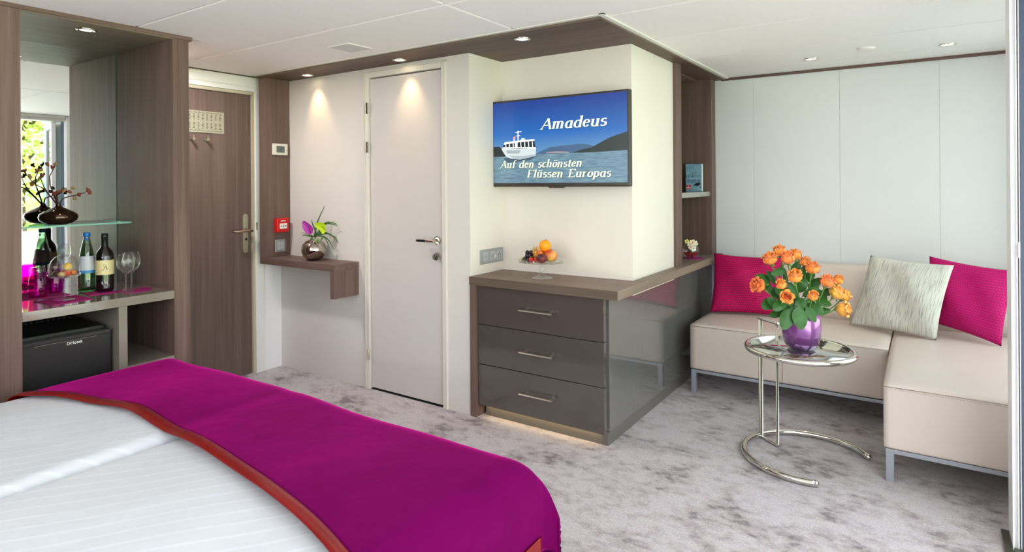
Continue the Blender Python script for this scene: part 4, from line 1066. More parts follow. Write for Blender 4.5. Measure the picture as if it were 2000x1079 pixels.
# throw across the foot
near = [(-3.2, .83), (-2.98, .855), (-2.85, .877), (-2.71, .939), (-2.57, .978), (-2.42, 1.009), (-2.27, 1.014), (-2.08, 1.002), (-1.94, 1.0), (-1.80, .993), (-1.645, .973), (-1.47, .946), (-1.33, .93), (-1.19, .91), (-1.077, .874), (-0.95, .83), (-0.80, .78), (-0.60, .74)]
def near_y(x):
    for (a, b_), (c, d) in zip(near[:-1], near[1:]):
        if a <= x <= c:
            k = (x - a) / (c - a); return b_ + (d - b_) * k
    return near[0][1] if x < near[0][0] else near[-1][1]
def near_s(x): return sum(near_y(x + k * 0.03) for k in range(-3, 4)) / 7
def throw_pt(s, tt, lift=0.0):
    X, dx = fall(s, -3.000, -0.925, 0.12, 0.11)
    Y, dy = fall(tt, -5, 1.535, 0.05, 0.11)
    z = 0.507 - soft(dx, dy) + bumps(X, Y, 1.2) + lift
    seam = math.exp(-((X + 2.032) / 0.05) ** 2); z -= 0.003 * seam
    # folds where it hangs over the foot and the corner
    if dy > 0.05:
        w_ = min(1, (dy - 0.05) / 0.12)
        Y += w_ * (0.012 * math.sin(9 * X + 2) + 0.010 * math.sin(17 * X)) 
        cr_ = max(0, (X + 1.15) / 0.23); X += 0.03 * w_ * min(cr_, 1) ** 2; Y += 0.03 * w_ * min(cr_, 1)
    z += 0.0035 * math.sin(14 * X + 9 * Y) * math.exp(-((tt - near_s(s)) / 0.12) ** 2)
    return Vector((X, Y, z))
S0, S1, T1 = -3.06, -0.70, 1.80
WB = lambda s: 0.052 - 0.018 * max(0, min(1, (s + 2.9) / 1.8))
bm = bmesh.new(); nx, ny = 190, 90; g_ = []
HEM = 0.05
for i in range(nx + 1):
    s = S0 + (S1 - S0) * i / nx; t0 = near_s(s) + WB(s); row = []
    for j in range(ny + 1): row.append(bm.verts.new(throw_pt(s, t0 + (T1 - t0) * j / ny)))
    g_.append(row)
for i in range(nx):
    for j in range(ny):
        f = bm.faces.new((g_[i][j], g_[i+1][j], g_[i+1][j+1], g_[i][j+1])); f.smooth = True
m_v, nt, b = base_mat('magenta_velvet'); N = nt.nodes; L = nt.links
tc_ = N.new('ShaderNodeTexCoord'); nz = N.new('ShaderNodeTexNoise'); nz.inputs['Scale'].default_value = 3.5; nz.inputs['Detail'].default_value = 5; nz.inputs['Distortion'].default_value = 0.6
L.new(tc_.outputs['Object'], nz.inputs['Vector']); cr = N.new('ShaderNodeValToRGB')
cr.color_ramp.elements[0].position = .3; cr.color_ramp.elements[0].color = srgb((82, 0, 60)); cr.color_ramp.elements[1].position = .7; cr.color_ramp.elements[1].color = srgb((100, 0, 74))
L.new(nz.outputs['Fac'], cr.inputs[0]); L.new(cr.outputs[0], b.inputs['Base Color']); b.inputs['Roughness'].default_value = 0.85
b.inputs['Sheen Weight'].default_value = 0.8; b.inputs['Sheen Tint'].default_value = srgb((245, 40, 170)); b.inputs['Sheen Roughness'].default_value = 0.35; b.inputs['Specular IOR Level'].default_value = 0.05
n2 = N.new('ShaderNodeTexNoise'); n2.inputs['Scale'].default_value = 9; n2.inputs['Detail'].default_value = 4; L.new(tc_.outputs['Object'], n2.inputs['Vector'])
bp = N.new('ShaderNodeBump'); bp.inputs['Strength'].default_value = 0.25; bp.inputs['Distance'].default_value = 0.012; L.new(n2.outputs['Fac'], bp.inputs['Height']); L.new(bp.outputs[0], b.inputs['Normal'])
t = thing('bed_throw', 'magenta velvet throw with a shiny red border across the foot of the bed', 'throw', (-1.9, 1.2, 0.50))
o = obj('velvet_panel', bm, m_v, t); md = o.modifiers.new('thickness', 'SOLIDIFY'); md.thickness = 0.006; md.offset = -1
bm = bmesh.new(); g_ = []
for i in range(nx + 1):
    s = S0 + (S1 - S0) * i / nx; row = []
    for j in range(9):
        k = j / 8; row.append(bm.verts.new(throw_pt(s, near_s(s) + WB(s) * k, 0.0055 * math.sin(PI * min(max(k, 0.06), 0.94)) + 0.001)))
    g_.append(row)
for i in range(nx):
    for j in range(8):
        f = bm.faces.new((g_[i][j], g_[i+1][j], g_[i+1][j+1], g_[i][j+1])); f.smooth = True
g_ = []
for i in range(61):
    t0 = near_s(S1) + WB(S1); tt = t0 + (1.50 - t0) * i / 60
    g_.append([bm.verts.new(throw_pt(S1 - HEM + (HEM + 0.002) * j / 5, tt) + Vector((0.004, 0, 0.0))) for j in range(6)])
for i in range(60):
    for j in range(5):
        f = bm.faces.new((g_[i][j], g_[i+1][j], g_[i+1][j+1], g_[i][j+1])); f.smooth = True
o = obj('satin_border', bm, mat('red_satin', (128, 6, 10), 0.3, noise=0.25, nscale=14, bump=0.5, bscale=22), t, label='shiny red satin border')
md = o.modifiers.new('thickness', 'SOLIDIFY'); md.thickness = 0.004; md.offset = -1

# ================================================================== SOFA
t = thing('corner_sofa', 'beige leather corner sofa with a long chaise on a silver metal frame', 'sofa', (-0.3, 4.0, 0))
def pad(name, x0, x1, y0, y1, z0, z1, r=0.02, dome=0.008, n=26):
    """upholstered block: rounded edges and a slightly domed top"""
    bm = bmesh.new(); bx(bm, x0, x1, y0, y1, z0, z1)
    bmesh.ops.subdivide_edges(bm, edges=bm.edges[:], cuts=n, use_grid_fill=True)
    cx, cy, cz = (x0+x1)/2, (y0+y1)/2, (z0+z1)/2; hx, hy, hz = (x1-x0)/2, (y1-y0)/2, (z1-z0)/2
    for v in bm.verts:
        p = v.co - Vector((cx, cy, cz)); q = Vector((max(-hx + r, min(hx - r, p.x)), max(-hy + r, min(hy - r, p.y)), max(-hz + r, min(hz - r, p.z))))
        d = p - q
        if d.length > 1e-9: p = q + d.normalized() * min(r, d.length) if d.length > r else q + d
        u_, v_ = p.x / hx, p.y / hy
        if p.z > 0: p.z += dome * (1 - u_ ** 4) * (1 - v_ ** 4)
        if abs(p.z) < hz: p.y += (-1 if p.y < 0 else 1) * 0.004 * (1 - u_ ** 4) * (1 - (p.z / hz) ** 2) * (1 if abs(p.y) > hy * 0.98 else 0)
        v.co = p + Vector((cx, cy, cz))
    for f in bm.faces: f.smooth = True
    return obj(name, bm, M_leather, t)
st = pad('seat', -1.212, -0.166, 3.73, 4.50, 0.147, 0.422, 0.012)
cs = pad('chaise', -0.160, 0.545, 3.08, 4.50, 0.143, 0.422, 0.012)
M_seam = lambda: mat('leather_seam', (170, 152, 136), 0.6)
bm = bmesh.new(); tube(bm, [(-0.68, 3.7255, 0.16), (-0.68, 3.7245, 0.28), (-0.68, 3.7255, 0.41)], 0.0014, 6); tube(bm, [(-1.205, 3.7285, 0.413), (-0.7, 3.7275, 0.414), (-0.17, 3.7285, 0.413)], 0.0016, 6)
obj('seam', bm, M_seam, st)
bm = bmesh.new(); tube(bm, [(-0.155, 3.0785, 0.411), (0.2, 3.0772, 0.4125), (0.54, 3.0785, 0.411)], 0.0016, 6); tube(bm, [(-0.1585, 3.084, 0.411), (-0.161, 3.5, 0.412), (-0.159, 4.3, 0.411)], 0.0016, 6)
for k in range(70): bx(bm, -0.145 + k * 0.0098, -0.140 + k * 0.0098, 3.0755, 3.078, 0.4035, 0.4045)
obj('seam', bm, M_seam, cs)
# backrest pads leaning on the wall
def backpad(x0, x1):
    bm = bmesh.new(); nx_, pr = 24, [(4.315, 0.424), (4.318, 0.50), (4.332, 0.62), (4.350, 0.735), (4.362, 0.757), (4.382, 0.766), (4.45, 0.766), (4.488, 0.758), (4.50, 0.74), (4.50, 0.424)]
    rows = []
    for i in range(nx_ + 1):
        k = i / nx_; e = 0.010 * (max(0, 1 - k * 12) ** 2 + max(0, 1 - (1 - k) * 12) ** 2)
        rows.append([bm.verts.new((x0 + (x1 - x0) * k, yy + (e if yy < 4.42 else -e), zz - (e if zz > 0.7 else 0))) for yy, zz in pr])
    for a, b_ in zip(rows[:-1], rows[1:]):
        for j in range(len(pr)):
            f = bm.faces.new((a[j], a[(j+1) % len(pr)], b_[(j+1) % len(pr)], b_[j])); f.smooth = True
    bm.faces.new(rows[0]); bm.faces.new(list(reversed(rows[-1])))
    return obj('backrest', bm, M_leather, t)
backpad(-1.20, -0.163); backpad(-0.157, 0.54)
fr = obj('frame', B((-1.205, -0.17, 3.735, 3.765, 0.127, 0.1445), (-1.205, -1.175, 3.765, 4.47, 0.127, 0.1445), (-0.150, 0.54, 3.086, 3.116, 0.124, 0.1425), (-0.150, -0.120, 3.116, 4.47, 0.124, 0.1425), bev=0.001), M_silverframe, t)
for (a, b_) in ((-1.205, 3.735), (-1.205, 4.44), (-0.150, 3.086), (-0.150, 4.44), (0.51, 3.086), (0.51, 4.44)):
    obj('leg', B((a, a + 0.030, b_, b_ + 0.030, 0, 0.1265 if a < -1 else 0.1235), bev=0.0015), M_silverframe, t)

# cushions
def woven(name, c1, c2, kind):
    m, nt, b = base_mat(name); N = nt.nodes; L = nt.links
    uv = N.new('ShaderNodeUVMap'); mp = N.new('ShaderNodeMapping'); L.new(uv.outputs[0], mp.inputs[0])
    cr = N.new('ShaderNodeValToRGB'); cr.color_ramp.elements[0].color = srgb(c1); cr.color_ramp.elements[1].color = srgb(c2)
    if kind == 'weave':
        mp.inputs['Scale'].default_value = (34, 26, 1)
        br = N.new('ShaderNodeTexBrick'); br.inputs['Scale'].default_value = 1.0; br.inputs['Mortar Size'].default_value = 0.14; br.inputs['Mortar Smooth'].default_value = 1
        br.inputs['Brick Width'].default_value = 1.0; br.inputs['Row Height'].default_value = 1.0
        br.inputs['Color1'].default_value = (1, 1, 1, 1); br.inputs['Color2'].default_value = (0.75, 0.75, 0.75, 1); br.inputs['Mortar'].default_value = (0, 0, 0, 1)
        L.new(mp.outputs[0], br.inputs['Vector']); src = br.outputs['Color']
        cr.color_ramp.elements[0].position = 0.1; cr.color_ramp.elements[1].position = 0.8
        bst = 0.6
    else:
        mp.inputs['Scale'].default_value = (105, 5, 1)
        nz = N.new('ShaderNodeTexNoise'); nz.inputs['Scale'].default_value = 1; nz.inputs['Detail'].default_value = 3
        L.new(mp.outputs[0], nz.inputs['Vector']); src = nz.outputs['Fac']
        cr.color_ramp.elements[0].position = 0.33; cr.color_ramp.elements[1].position = 0.52
        bst = 0.35
    L.new(src, cr.inputs[0]); L.new(cr.outputs[0], b.inputs['Base Color']); b.inputs['Roughness'].default_value = 0.75
    b.inputs['Sheen Weight'].default_value = 0.2; b.inputs['Specular IOR Level'].default_value = 0.25
    b.inputs['Sheen Tint'].default_value = srgb(c2)
    bp = N.new('ShaderNodeBump'); bp.inputs['Strength'].default_value = bst; bp.inputs['Distance'].default_value = 0.003
    L.new(cr.outputs[0], bp.inputs['Height']); L.new(bp.outputs[0], b.inputs['Normal'])
    return m


def cushion(label, BL, BR, TR, TL, th, m, sag=0.055, seed=1, pipe=None):
    BL, BR, TR, TL = map(Vector, (BL, BR, TR, TL)); rnd = random.Random(seed)
    cen = (BL + BR + TR + TL) / 4; nrm = ((BR - BL).cross(TL - BL)).normalized()
    if nrm.y > 0: nrm = -nrm
    bm = bmesh.new(); uvl = bm.loops.layers.uv.new('UVMap'); n = 30; sides = []
    for side in (1, -1):
        g_ = []
        for i in range(n + 1):
            row = []
            for j in range(n + 1):
                u, v = i / n * 2 - 1, j / n * 2 - 1
                # edges bow inwards between the corners
                uu = u * (1 - sag * (1 - v * v)); vv = v * (1 - sag * (1 - u * u))
                a, b_ = (uu + 1) / 2, (vv + 1) / 2
                p = BL * (1-a) * (1-b_) + BR * a * (1-b_) + TR * a * b_ + TL * (1-a) * b_
                h = ((1 - u ** 2) * (1 - v ** 2)); h = h ** 0.55
                wr = 0.010 * math.sin(5 * u + 3 * v + seed) * h + 0.006 * math.sin(9 * v - 4 * u + 2 * seed) * h
                row.append((p + nrm * side * (th / 2 * h + (wr if side > 0 else 0)), (i / n, j / n)))
            g_.append(row)
        sides.append(g_)
    V = []
    for s_, g_ in enumerate(sides):
        V.append([[(V[0][i][j] if s_ and (i in (0, n) or j in (0, n)) else bm.verts.new(g_[i][j][0])) for j in range(n+1)] for i in range(n+1)])
        for i in range(n):
            for j in range(n):
                ids = ((i, j), (i+1, j), (i+1, j+1), (i, j+1))
                f = bm.faces.new([V[s_][a][b_] for a, b_ in ids]); f.smooth = True
                for lp, (a, b_) in zip(f.loops, ids): lp[uvl].uv = (a / n, b_ / n)
    low = min(v.co.z for v in bm.verts)
    return solo('cushion', bm, m, label, 'cushion', 'cushions on the sofa')
m_mag = woven('magenta_weave', (80, 10, 26), (196, 6, 92), 'weave')
m_mag2 = woven('magenta_weave_bright', (104, 16, 50), (190, 4, 104), 'weave')
m_gry = woven('grey_streaked_fabric', (160, 160, 158), (214, 212, 200), 'streak')
cushion('magenta woven cushion in the left corner of the sofa by the bookcase', (-1.185, 4.075, .438), (-.74, 4.175, .438), (-.765, 4.24, .805), (-1.20, 4.225, .81), 0.125, m_mag, seed=2)
cushion('pale grey streaked cushion in the middle of the sofa', (-.385, 4.16, .436), (.042, 4.015, .432), (.125, 4.10, .835), (-.275, 4.20, .855), 0.13, m_gry, seed=5)
cushion('magenta woven cushion at the right end of the sofa, partly behind the grey cushion', (-.02, 4.20, .50), (.318, 4.03, .436), (.40, 4.21, .81), (.015, 4.25, .862), 0.13, m_mag2, seed=3)

# ================================================================== CHROME TABLE
TC = Vector((-0.492, 3.105)); ZTB = 0.515; RT = 0.229
BC = Vector((-0.465, 3.13)); RB = 0.276
t = thing('side_table', 'round chrome and glass side table with an open ring base', 'table', (BC.x, BC.y, 0))
bm = bmesh.new(); tube(bm, [(TC.x + RT * math.cos(2*PI*i/72), TC.y + RT * math.sin(2*PI*i/72), ZTB) for i in range(72)], 0.0125, 14, closed=True)
obj('top_ring', bm, M_chrome, t)
bm = bmesh.new(); lathe(bm, [(0, 0.0015), (RT - 0.011, 0.0015), (RT - 0.011, 0.0095), (0, 0.0095)], (TC.x, TC.y, ZTB - 0.004), 64)
obj('glass_top', bm, thin_glass('smoky_table_glass', (190, 192, 196), 0.30, 0.85, blend=0.3), t)
pole1 = Vector((-0.697, 3.263)); pole2 = Vector((-0.606, 3.192))
bm = bmesh.new()
for p in (pole1,): cyl(bm, (p.x, p.y, 0.012), (p.x, p.y, 0.600), 0.0115, 18)
obj('post', bm, M_chrome, t)
bm = bmesh.new(); cyl(bm, (pole2.x, pole2.y, 0.013), (pole2.x, pole2.y, 0.600), 0.007, 14); obj('post', bm, M_chrome, t)
dd = (pole2 - pole1).normalized()
Rm = Matrix(((dd.x, -dd.y, 0), (dd.y, dd.x, 0), (0, 0, 1)))
bm = bmesh.new(); mid = (pole1 + pole2) / 2; ln = (pole2 - pole1).length
obox(bm, (mid.x, mid.y, 0.604), (ln + 0.024, 0.020, 0.011), Rm, 0.003); obj('top_bar', bm, M_chrome, t)
bm = bmesh.new(); obox(bm, (mid.x, mid.y, 0.010), (ln + 0.02, 0.014, 0.012), Rm, 0.002); obj('bottom_bar', bm, M_chrome, t)
a_open = math.atan2(-0.04, 0.20)
a0, a1 = math.atan2(3.274 - BC.y, -0.225 - BC.x), math.atan2(2.885 - BC.y, -0.40 - BC.x) + 2 * PI
bm = bmesh.new(); tube(bm, [(BC.x + RB * math.cos(a0 + (a1 - a0) * i / 70), BC.y + RB * math.sin(a0 + (a1 - a0) * i / 70), 0.0150) for i in range(71)], 0.0145, 16)
obj('base_ring', bm, M_chrome, t)
for a in (a0, a1):
    bm = bmesh.new(); sphere(bm, (BC.x + RB * math.cos(a), BC.y + RB * math.sin(a), 0.0150), 0.0145, 14, 10); obj('end_cap', bm, M_chrome, t)

# purple vase and roses
VX, VY, VZ = -0.481, 3.087, ZTB + 0.006
t = thing('purple_vase', 'rounded glossy purple vase on the chrome and glass table', 'vase', (VX, VY, VZ))
m_p, nt, b = base_mat('purple_lustre'); b.inputs['Base Color'].default_value = srgb((122, 58, 134)); b.inputs['Roughness'].default_value = 0.16; b.inputs['Metallic'].default_value = 0.45; b.inputs['Coat Weight'].default_value = 1.0
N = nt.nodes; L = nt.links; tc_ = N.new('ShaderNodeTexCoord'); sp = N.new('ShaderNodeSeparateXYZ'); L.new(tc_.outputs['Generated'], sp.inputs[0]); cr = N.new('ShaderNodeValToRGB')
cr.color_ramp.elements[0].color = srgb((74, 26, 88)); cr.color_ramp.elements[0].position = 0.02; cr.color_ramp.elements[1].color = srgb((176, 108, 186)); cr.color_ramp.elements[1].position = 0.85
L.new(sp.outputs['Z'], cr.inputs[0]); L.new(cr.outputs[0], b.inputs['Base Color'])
bm = bmesh.new(); lathe(bm, [(0, 0.001), (0.045, 0), (0.060, 0.008), (0.074, 0.030), (0.082, 0.062), (0.0855, 0.100), (0.084, 0.140), (0.079, 0.168), (0.076, 0.174), (0.073, 0.172), (0.074, 0.165), (0.080, 0.138), (0.081, 0.10), (0.07, 0.035), (0, 0.02)], (VX, VY, VZ), 56)
obj('body', bm, m_p, t)

M_petal = [mat('rose_petal_%d' % i, c, 0.55, noise=0.22, nscale=38, sss=0.15, sheen=0.2) for i, c in enumerate([(255, 160, 62), (255, 148, 58), (255, 184, 76), (255, 138, 62)])]
M_stem = lambda: mat('rose_stem_green', (92, 138, 52), 0.5)
M_leaf = lambda: mat('rose_leaf_green', (44, 96, 30), 0.42, noise=0.35, nscale=26, spec=0.45)


def petal(bm, mtx, ang, half, h, r_fun, lip, n=8, mrows=8, twist=0.0, notch=0.03):
    g_ = []
    for j in range(mrows + 1):
        tt = j / mrows; row = []
        w_ = half * math.sin(PI * min(0.5, 0.12 + tt * 0.62)) if tt < 0.62 else half * (1 - ((tt - 0.62) / 0.38) ** 2.4 * 0.75)
        for i in range(n + 1):
            u = i / n * 2 - 1; a = ang + u * w_ + twist * tt
            r = r_fun(tt) * (1 + 0.10 * u * u); z = h * (tt - notch * (1 - u * u) * 0 - 0.10 * u * u * tt)
            if tt > 0.8: k = (tt - 0.8) / 0.2; r += lip * k * k; z -= lip * 0.7 * k * k
            row.append(bm.verts.new(mtx @ Vector((r * math.cos(a), r * math.sin(a), z))))
        g_.append(row)
    for j in range(mrows):
        for i in range(n):
            f = bm.faces.new((g_[j][i], g_[j][i+1], g_[j+1][i+1], g_[j+1][i])); f.smooth = True


def bloom(bm, c, d, size, openness, rnd):
    """rose head: spiral of cupped petals around axis d"""
    q = Vector(d).to_track_quat('Z', 'Y').to_matrix().to_4x4(); M_ = Matrix.Translation(Vector(c)) @ q @ Matrix.Scale(size, 4)
    layers = [(3, 0.12, 1.22, 0.02, 1.5), (3, 0.22, 1.24, 0.04, 1.25), (4, 0.32, 1.22, 0.07, 1.1), (5, 0.42 + 0.03 * openness, 1.16, 0.12 + 0.1 * openness, 1.0), (5, 0.49 + 0.07 * openness, 1.05, 0.16 + 0.16 * openness, 0.95)]
    for li, (n, R_, h, lip, hf) in enumerate(layers):
        a0_ = rnd.random() * 6
        for k in range(n):
            hh = h * rnd.uniform(0.93, 1.04); RR = R_ * rnd.uniform(0.92, 1.08)
            def rf(tt, RR=RR, li=li): return RR * (math.sin(min(1, tt * 2.0 + 0.05) * PI / 2) * (1 - (0.34 - 0.2 * openness) * max(0, tt - 0.5) / 0.5 * (1 if li > 1 else 1.5)))
            petal(bm, M_, a0_ + 2 * PI * k / n, hf * rnd.uniform(0.9, 1.1), hh, rf, lip * rnd.uniform(0.6, 1.3), twist=rnd.uniform(-0.15, 0.15))


def leaf_mesh(bm, base, tip, width, nrm, fold=0.18, droop=0.0, n=10, petiole=None):
    base, tip = Vector(base), Vector(tip); ax = tip - base; L_ = ax.length; ax.normalize(); nrm = Vector(nrm)
    sd_ = ax.cross(nrm); sd_.normalize(); nn = sd_.cross(ax); nn.normalize(); rows = []
    for i in range(n + 1):
        k = i / n; w_ = width / 2 * (math.sin(PI * k ** 0.9)) ** 0.6 if 0 < i < n else 0.0004
        c = base + ax * L_ * k - Vector((0, 0, 1)) * droop * k * k + nn * 0.006 * math.sin(PI * k)
        rows.append([bm.verts.new(c + sd_ * w_ * u + nn * (fold * w_ * abs(u) + 0.0015 * math.sin(14 * k) * abs(u))) for u in (-1, -0.5, 0, 0.5, 1)])
    for a, b_ in zip(rows[:-1], rows[1:]):
        for j in range(4):
            f = bm.faces.new((a[j], a[j+1], b_[j+1], b_[j])); f.smooth = True
    if petiole is not None: tube(bm, [Vector(petiole), (Vector(petiole) + base) / 2 + Vector((0, 0, 0.004)), base], 0.0012, 6)


DV = 2.826
rnd = random.Random(11)
# px, py of the head, depth offset from the vase axis (negative = towards the room), size, openness, description
roses = [
 (1523, 492, 0.03, 1.00, .5, 'orange rose at the very top of the bouquet'),
 (1504, 507, 0.00, 1.02, .8, 'orange rose at the upper left of the bouquet, just below the topmost'),
 (1553, 499, 0.05, 0.95, .6, 'orange rose at the back of the bouquet top, right of the broad one'),
 (1538, 505, -.02, 1.10, .5, 'broad orange rose at the top centre of the bouquet'),
 (1573, 513, 0.03, 0.90, .5, 'orange rose at the upper right of the bouquet, behind the wide open one'),
 (1586, 525, -.02, 1.05, .9, 'wide open orange rose at the upper right of the bouquet'),
 (1553, 541, -.08, 1.10, .5, 'orange rose in the middle of the bouquet above the small bud'),
 (1482, 558, -.02, 1.10, .7, 'orange rose at the far left of the bouquet, facing left'),
 (1526, 557, -.09, 0.85, .1, 'slim orange rose bud left of the bouquet centre'),
 (1536, 581, -.12, 0.95, .6, 'orange rose facing the room with its spiral centre visible, low in the bouquet'),
 (1588, 579, -.11, 0.82, .4, 'small orange rose low at the centre right of the bouquet'),
 (1615, 551, -.05, 1.08, .5, 'orange rose on the right of the bouquet, left of the small back one'),
 (1637, 548, 0.00, 0.82, .3, 'small orange rose at the back on the right of the bouquet'),
 (1633, 573, -.04, 1.08, .6, 'yellow orange rose at the right edge of the bouquet, second lowest there'),
 (1649, 579, -.01, 0.92, .8, 'yellowish rose at the far right edge of the bouquet'),
 (1645, 605, -.04, 1.12, .8, 'yellow orange rose at the lower right of the bouquet'),
]
vtop = Vector((VX, VY, VZ + 0.165)); rose_things = []
for k, (px, py, dz, sz, op, lab) in enumerate(roses):
    c = at(px, py, D=DV + dz)
    out = c - Vector((VX, VY, c.z)); core = Vector((VX, VY, 0.70))
    d = (c - core); d.normalize(); d = (d * 0.7 + Vector((0, 0, 0.7)) + (-fwd) * (0.12 if k != 9 else 1.8)); d.normalize()
    if k == 7: d = (-RGT * 1.0 + Vector((0, 0, 0.35)) - fwd * 0.3).normalized()
    if k == 15: d = (RGT * 0.8 + Vector((0, 0, 0.1)) - fwd * 0.6).normalized()
    R_ = 0.051 * sz
    mouth = vtop + Vector((out.x * 0.14 + rnd.uniform(-.018, .018), out.y * 0.14 + rnd.uniform(-.018, .018), -0.02))
    t = thing('rose', lab, 'rose', tuple(mouth), group='roses in the purple vase')
    bm = bmesh.new(); hb_ = c - d * R_ * 0.5; bloom(bm, hb_, d, R_, op, rnd)
    obj('bloom', bm, M_petal[2 if k in (13, 14, 15) else k % 4 if k % 4 != 2 else 0], t)
    bm = bmesh.new(); mid = mouth.lerp(hb_, 0.55) + Vector((0, 0, -0.012))
    pts = [mouth + Vector((0, 0, -0.06)), mouth, mouth.lerp(mid, .5) + Vector((0, 0, .003)), mid, mid.lerp(hb_, .5) + Vector((0, 0, -.002)), hb_]
    tube(bm, pts, [0.0022] * 5 + [0.0034], 8); sphere(bm, hb_ + d * 0.002, 0.0075, 10, 8, (1, 1, 1))
    sobj = obj('stem', bm, M_stem, t)
    bm = bmesh.new(); q = d.to_track_quat('Z', 'Y').to_matrix()
    for s_ in range(5):
        a = 2 * PI * s_ / 5 + k; o_ = q @ Vector((math.cos(a), math.sin(a), 0)); dn = rnd.uniform(-0.2, 0.5)
        leaf_mesh(bm, hb_ + o_ * 0.006, hb_ + o_ * R_ * 0.62 + d * R_ * dn, R_ * 0.20, d, 0.1, 0.004, 6)
    obj('sepals', bm, M_stem, t)
    rose_things.append((t, c, mid, mouth))
# leaves: pixel of the centre, pixel of the tip, depth offset, width
leaves = [((1540, 614), (1530, 642), -.10, .030 * 1.6), ((1560, 611), (1566, 642), -.12, .030 * 1.7), ((1580, 607), (1592, 628), -.09, .036), ((1519, 600), (1500, 584), -.05, .036),
 ((1505, 590), (1490, 602), -.02, .042), ((1502, 560), (1485, 545), .02, .036), ((1512, 548), (1497, 532), .04, .040), ((1528, 530), (1508, 536), -.01, .030), ((1545, 560), (1560, 585), -.03, .040),
 ((1560, 565), (1575, 548), -.02, .038), ((1568, 590), (1555, 606), -.06, .040), ((1590, 600), (1608, 612), -.06, .040), ((1600, 588), (1622, 596), -.03, .034), ((1598, 570), (1614, 584), 0, .036),
 ((1575, 575), (1598, 562), -.07, .026), ((1530, 590), (1512, 606), -.09, .036), ((1545, 598), (1536, 620), -.06, .040), ((1560, 545), (1570, 522), .03, .032), ((1575, 545), (1590, 535), .03, .034),
 ((1535, 545), (1525, 520), .04, .036), ((1550, 530), (1562, 512), .05, .030), ((1516, 575), (1500, 566), .02, .040), ((1585, 560), (1603, 545), .02, .032), ((1525, 610), (1504, 618), -.02, .030),
 ((1606, 575), (1630, 566), .01, .028), ((1500, 545), (1476, 540), .03, .028), ((1575, 612), (1600, 624), -.04, .036), ((1550, 578), (1540, 596), 0, .042), ((1570, 600), (1580, 618), -.02, .044), ((1520, 565), (1530, 580), 0, .040),
 ((1595, 610), (1620, 606), -.01, .028), ((1540, 570), (1522, 590), .03, .046), ((1580, 590), (1596, 600), .03, .046), ((1560, 620), (1548, 640), .02, .040)]
for (b0, tp, dz, wd) in leaves:
    bp_, tp_ = at(*b0, D=DV + dz), at(*tp, D=DV + dz - 0.015)
    bp_ = bp_ - (tp_ - bp_) * 0.35
    own = min(rose_things, key=lambda r: (r[2] - bp_).length)
    nrm = (-fwd + Vector((0, 0, 0.6)) + RGT * rnd.uniform(-.5, .5)).normalized()
    wd *= 1.28; bm = bmesh.new(); leaf_mesh(bm, bp_, tp_ + (tp_ - bp_) * 0.08, wd, nrm, -0.16, 0.0, 10, petiole=own[2].lerp(bp_, 0.2))
    obj('leaf', bm, M_leaf, own[0])

# ================================================================== FRUIT STAND
FX, FY, FZ = -1.735, 2.848, ZT
t = thing('cake_stand', 'clear footed glass cake stand holding fruit on the wood worktop', 'cake stand', (FX, FY, FZ))
lathe_part('foot', [(0, 0.001), (0.056, 0.0), (0.058, 0.003), (0.030, 0.010), (0.016, 0.017)], FX, FY, FZ, M_clear, t)
lathe_part('stem', [(0.016, 0.017), (0.017, 0.024), (0.014, 0.032), (0.017, 0.044), (0.018, 0.052), (0.014, 0.062), (0.0095, 0.070), (0.010, 0.082), (0.012, 0.088)], FX, FY, FZ, M_clear, t, 24)
ZP = FZ + 0.094
lathe_part('plate', [(0, 0.088), (0.11, 0.0885), (0.127, 0.091), (0.134, 0.112), (0.136, 0.112), (0.130, 0.0885), (0.11, 0.086), (0, 0.0855)], FX, FY, FZ, M_clear, t, 56)
ZP = FZ + 0.0885
ex, ey = Vector((1, 0, 0)), Vector((0, 1, 0))
def fruit(name, dx, dy, r, c, label, cat, sc=(1, 1, 1), z=None, c2=None, stemc=None, rough=0.35, grp='fruit on the glass stand'):
    zc_ = (ZP + r * sc[2]) if z is None else z
    bm = bmesh.new(); sphere(bm, (FX + dx, FY + dy, zc_), r, 24, 16, sc)
    if name in ('apple', 'orange', 'plum'):
        for v in bm.verts:
            d = math.hypot(v.co.x - FX - dx, v.co.y - FY - dy)
            if v.co.z > zc_: v.co.z -= 0.12 * r * math.exp(-(d / (r * 0.3)) ** 2)
    m = MATS.get(name + '_skin')
    if m is None:
        if c2:
            m, nt, b = base_mat(name + '_skin'); N = nt.nodes; L = nt.links; tc_ = N.new('ShaderNodeTexCoord'); nz = N.new('ShaderNodeTexNoise'); nz.inputs['Scale'].default_value = 22; nz.inputs['Detail'].default_value = 3
            L.new(tc_.outputs['Object'], nz.inputs['Vector']); cr = N.new('ShaderNodeValToRGB'); cr.color_ramp.elements[0].position = .38; cr.color_ramp.elements[0].color = srgb(c); cr.color_ramp.elements[1].position = .64; cr.color_ramp.elements[1].color = srgb(c2)
            L.new(nz.outputs['Fac'], cr.inputs[0]); L.new(cr.outputs[0], b.inputs['Base Color']); b.inputs['Roughness'].default_value = rough; MATS[name + '_skin'] = m
        else: m = mat(name + '_skin', c, rough, noise=0.15, nscale=60, bump=0.15 if name == 'orange' else 0.02, bscale=420)
    if stemc is None: return solo(name, bm, m, label, cat, grp)
    t_ = thing(name, label, cat, (FX + dx, FY + dy, zc_ - r * sc[2]), group=grp)
    obj('flesh', bm, m, t_)
    bm = bmesh.new(); tube(bm, [(FX + dx, FY + dy, zc_ + r * sc[2] * 0.84), (FX + dx + 0.002, FY + dy, zc_ + r * sc[2] * 0.98), (FX + dx + 0.006, FY + dy, zc_ + r * sc[2] * 1.12)], 0.0013, 6)
    obj('stalk', bm, mat('stalk_brown', stemc, 0.8), t_)
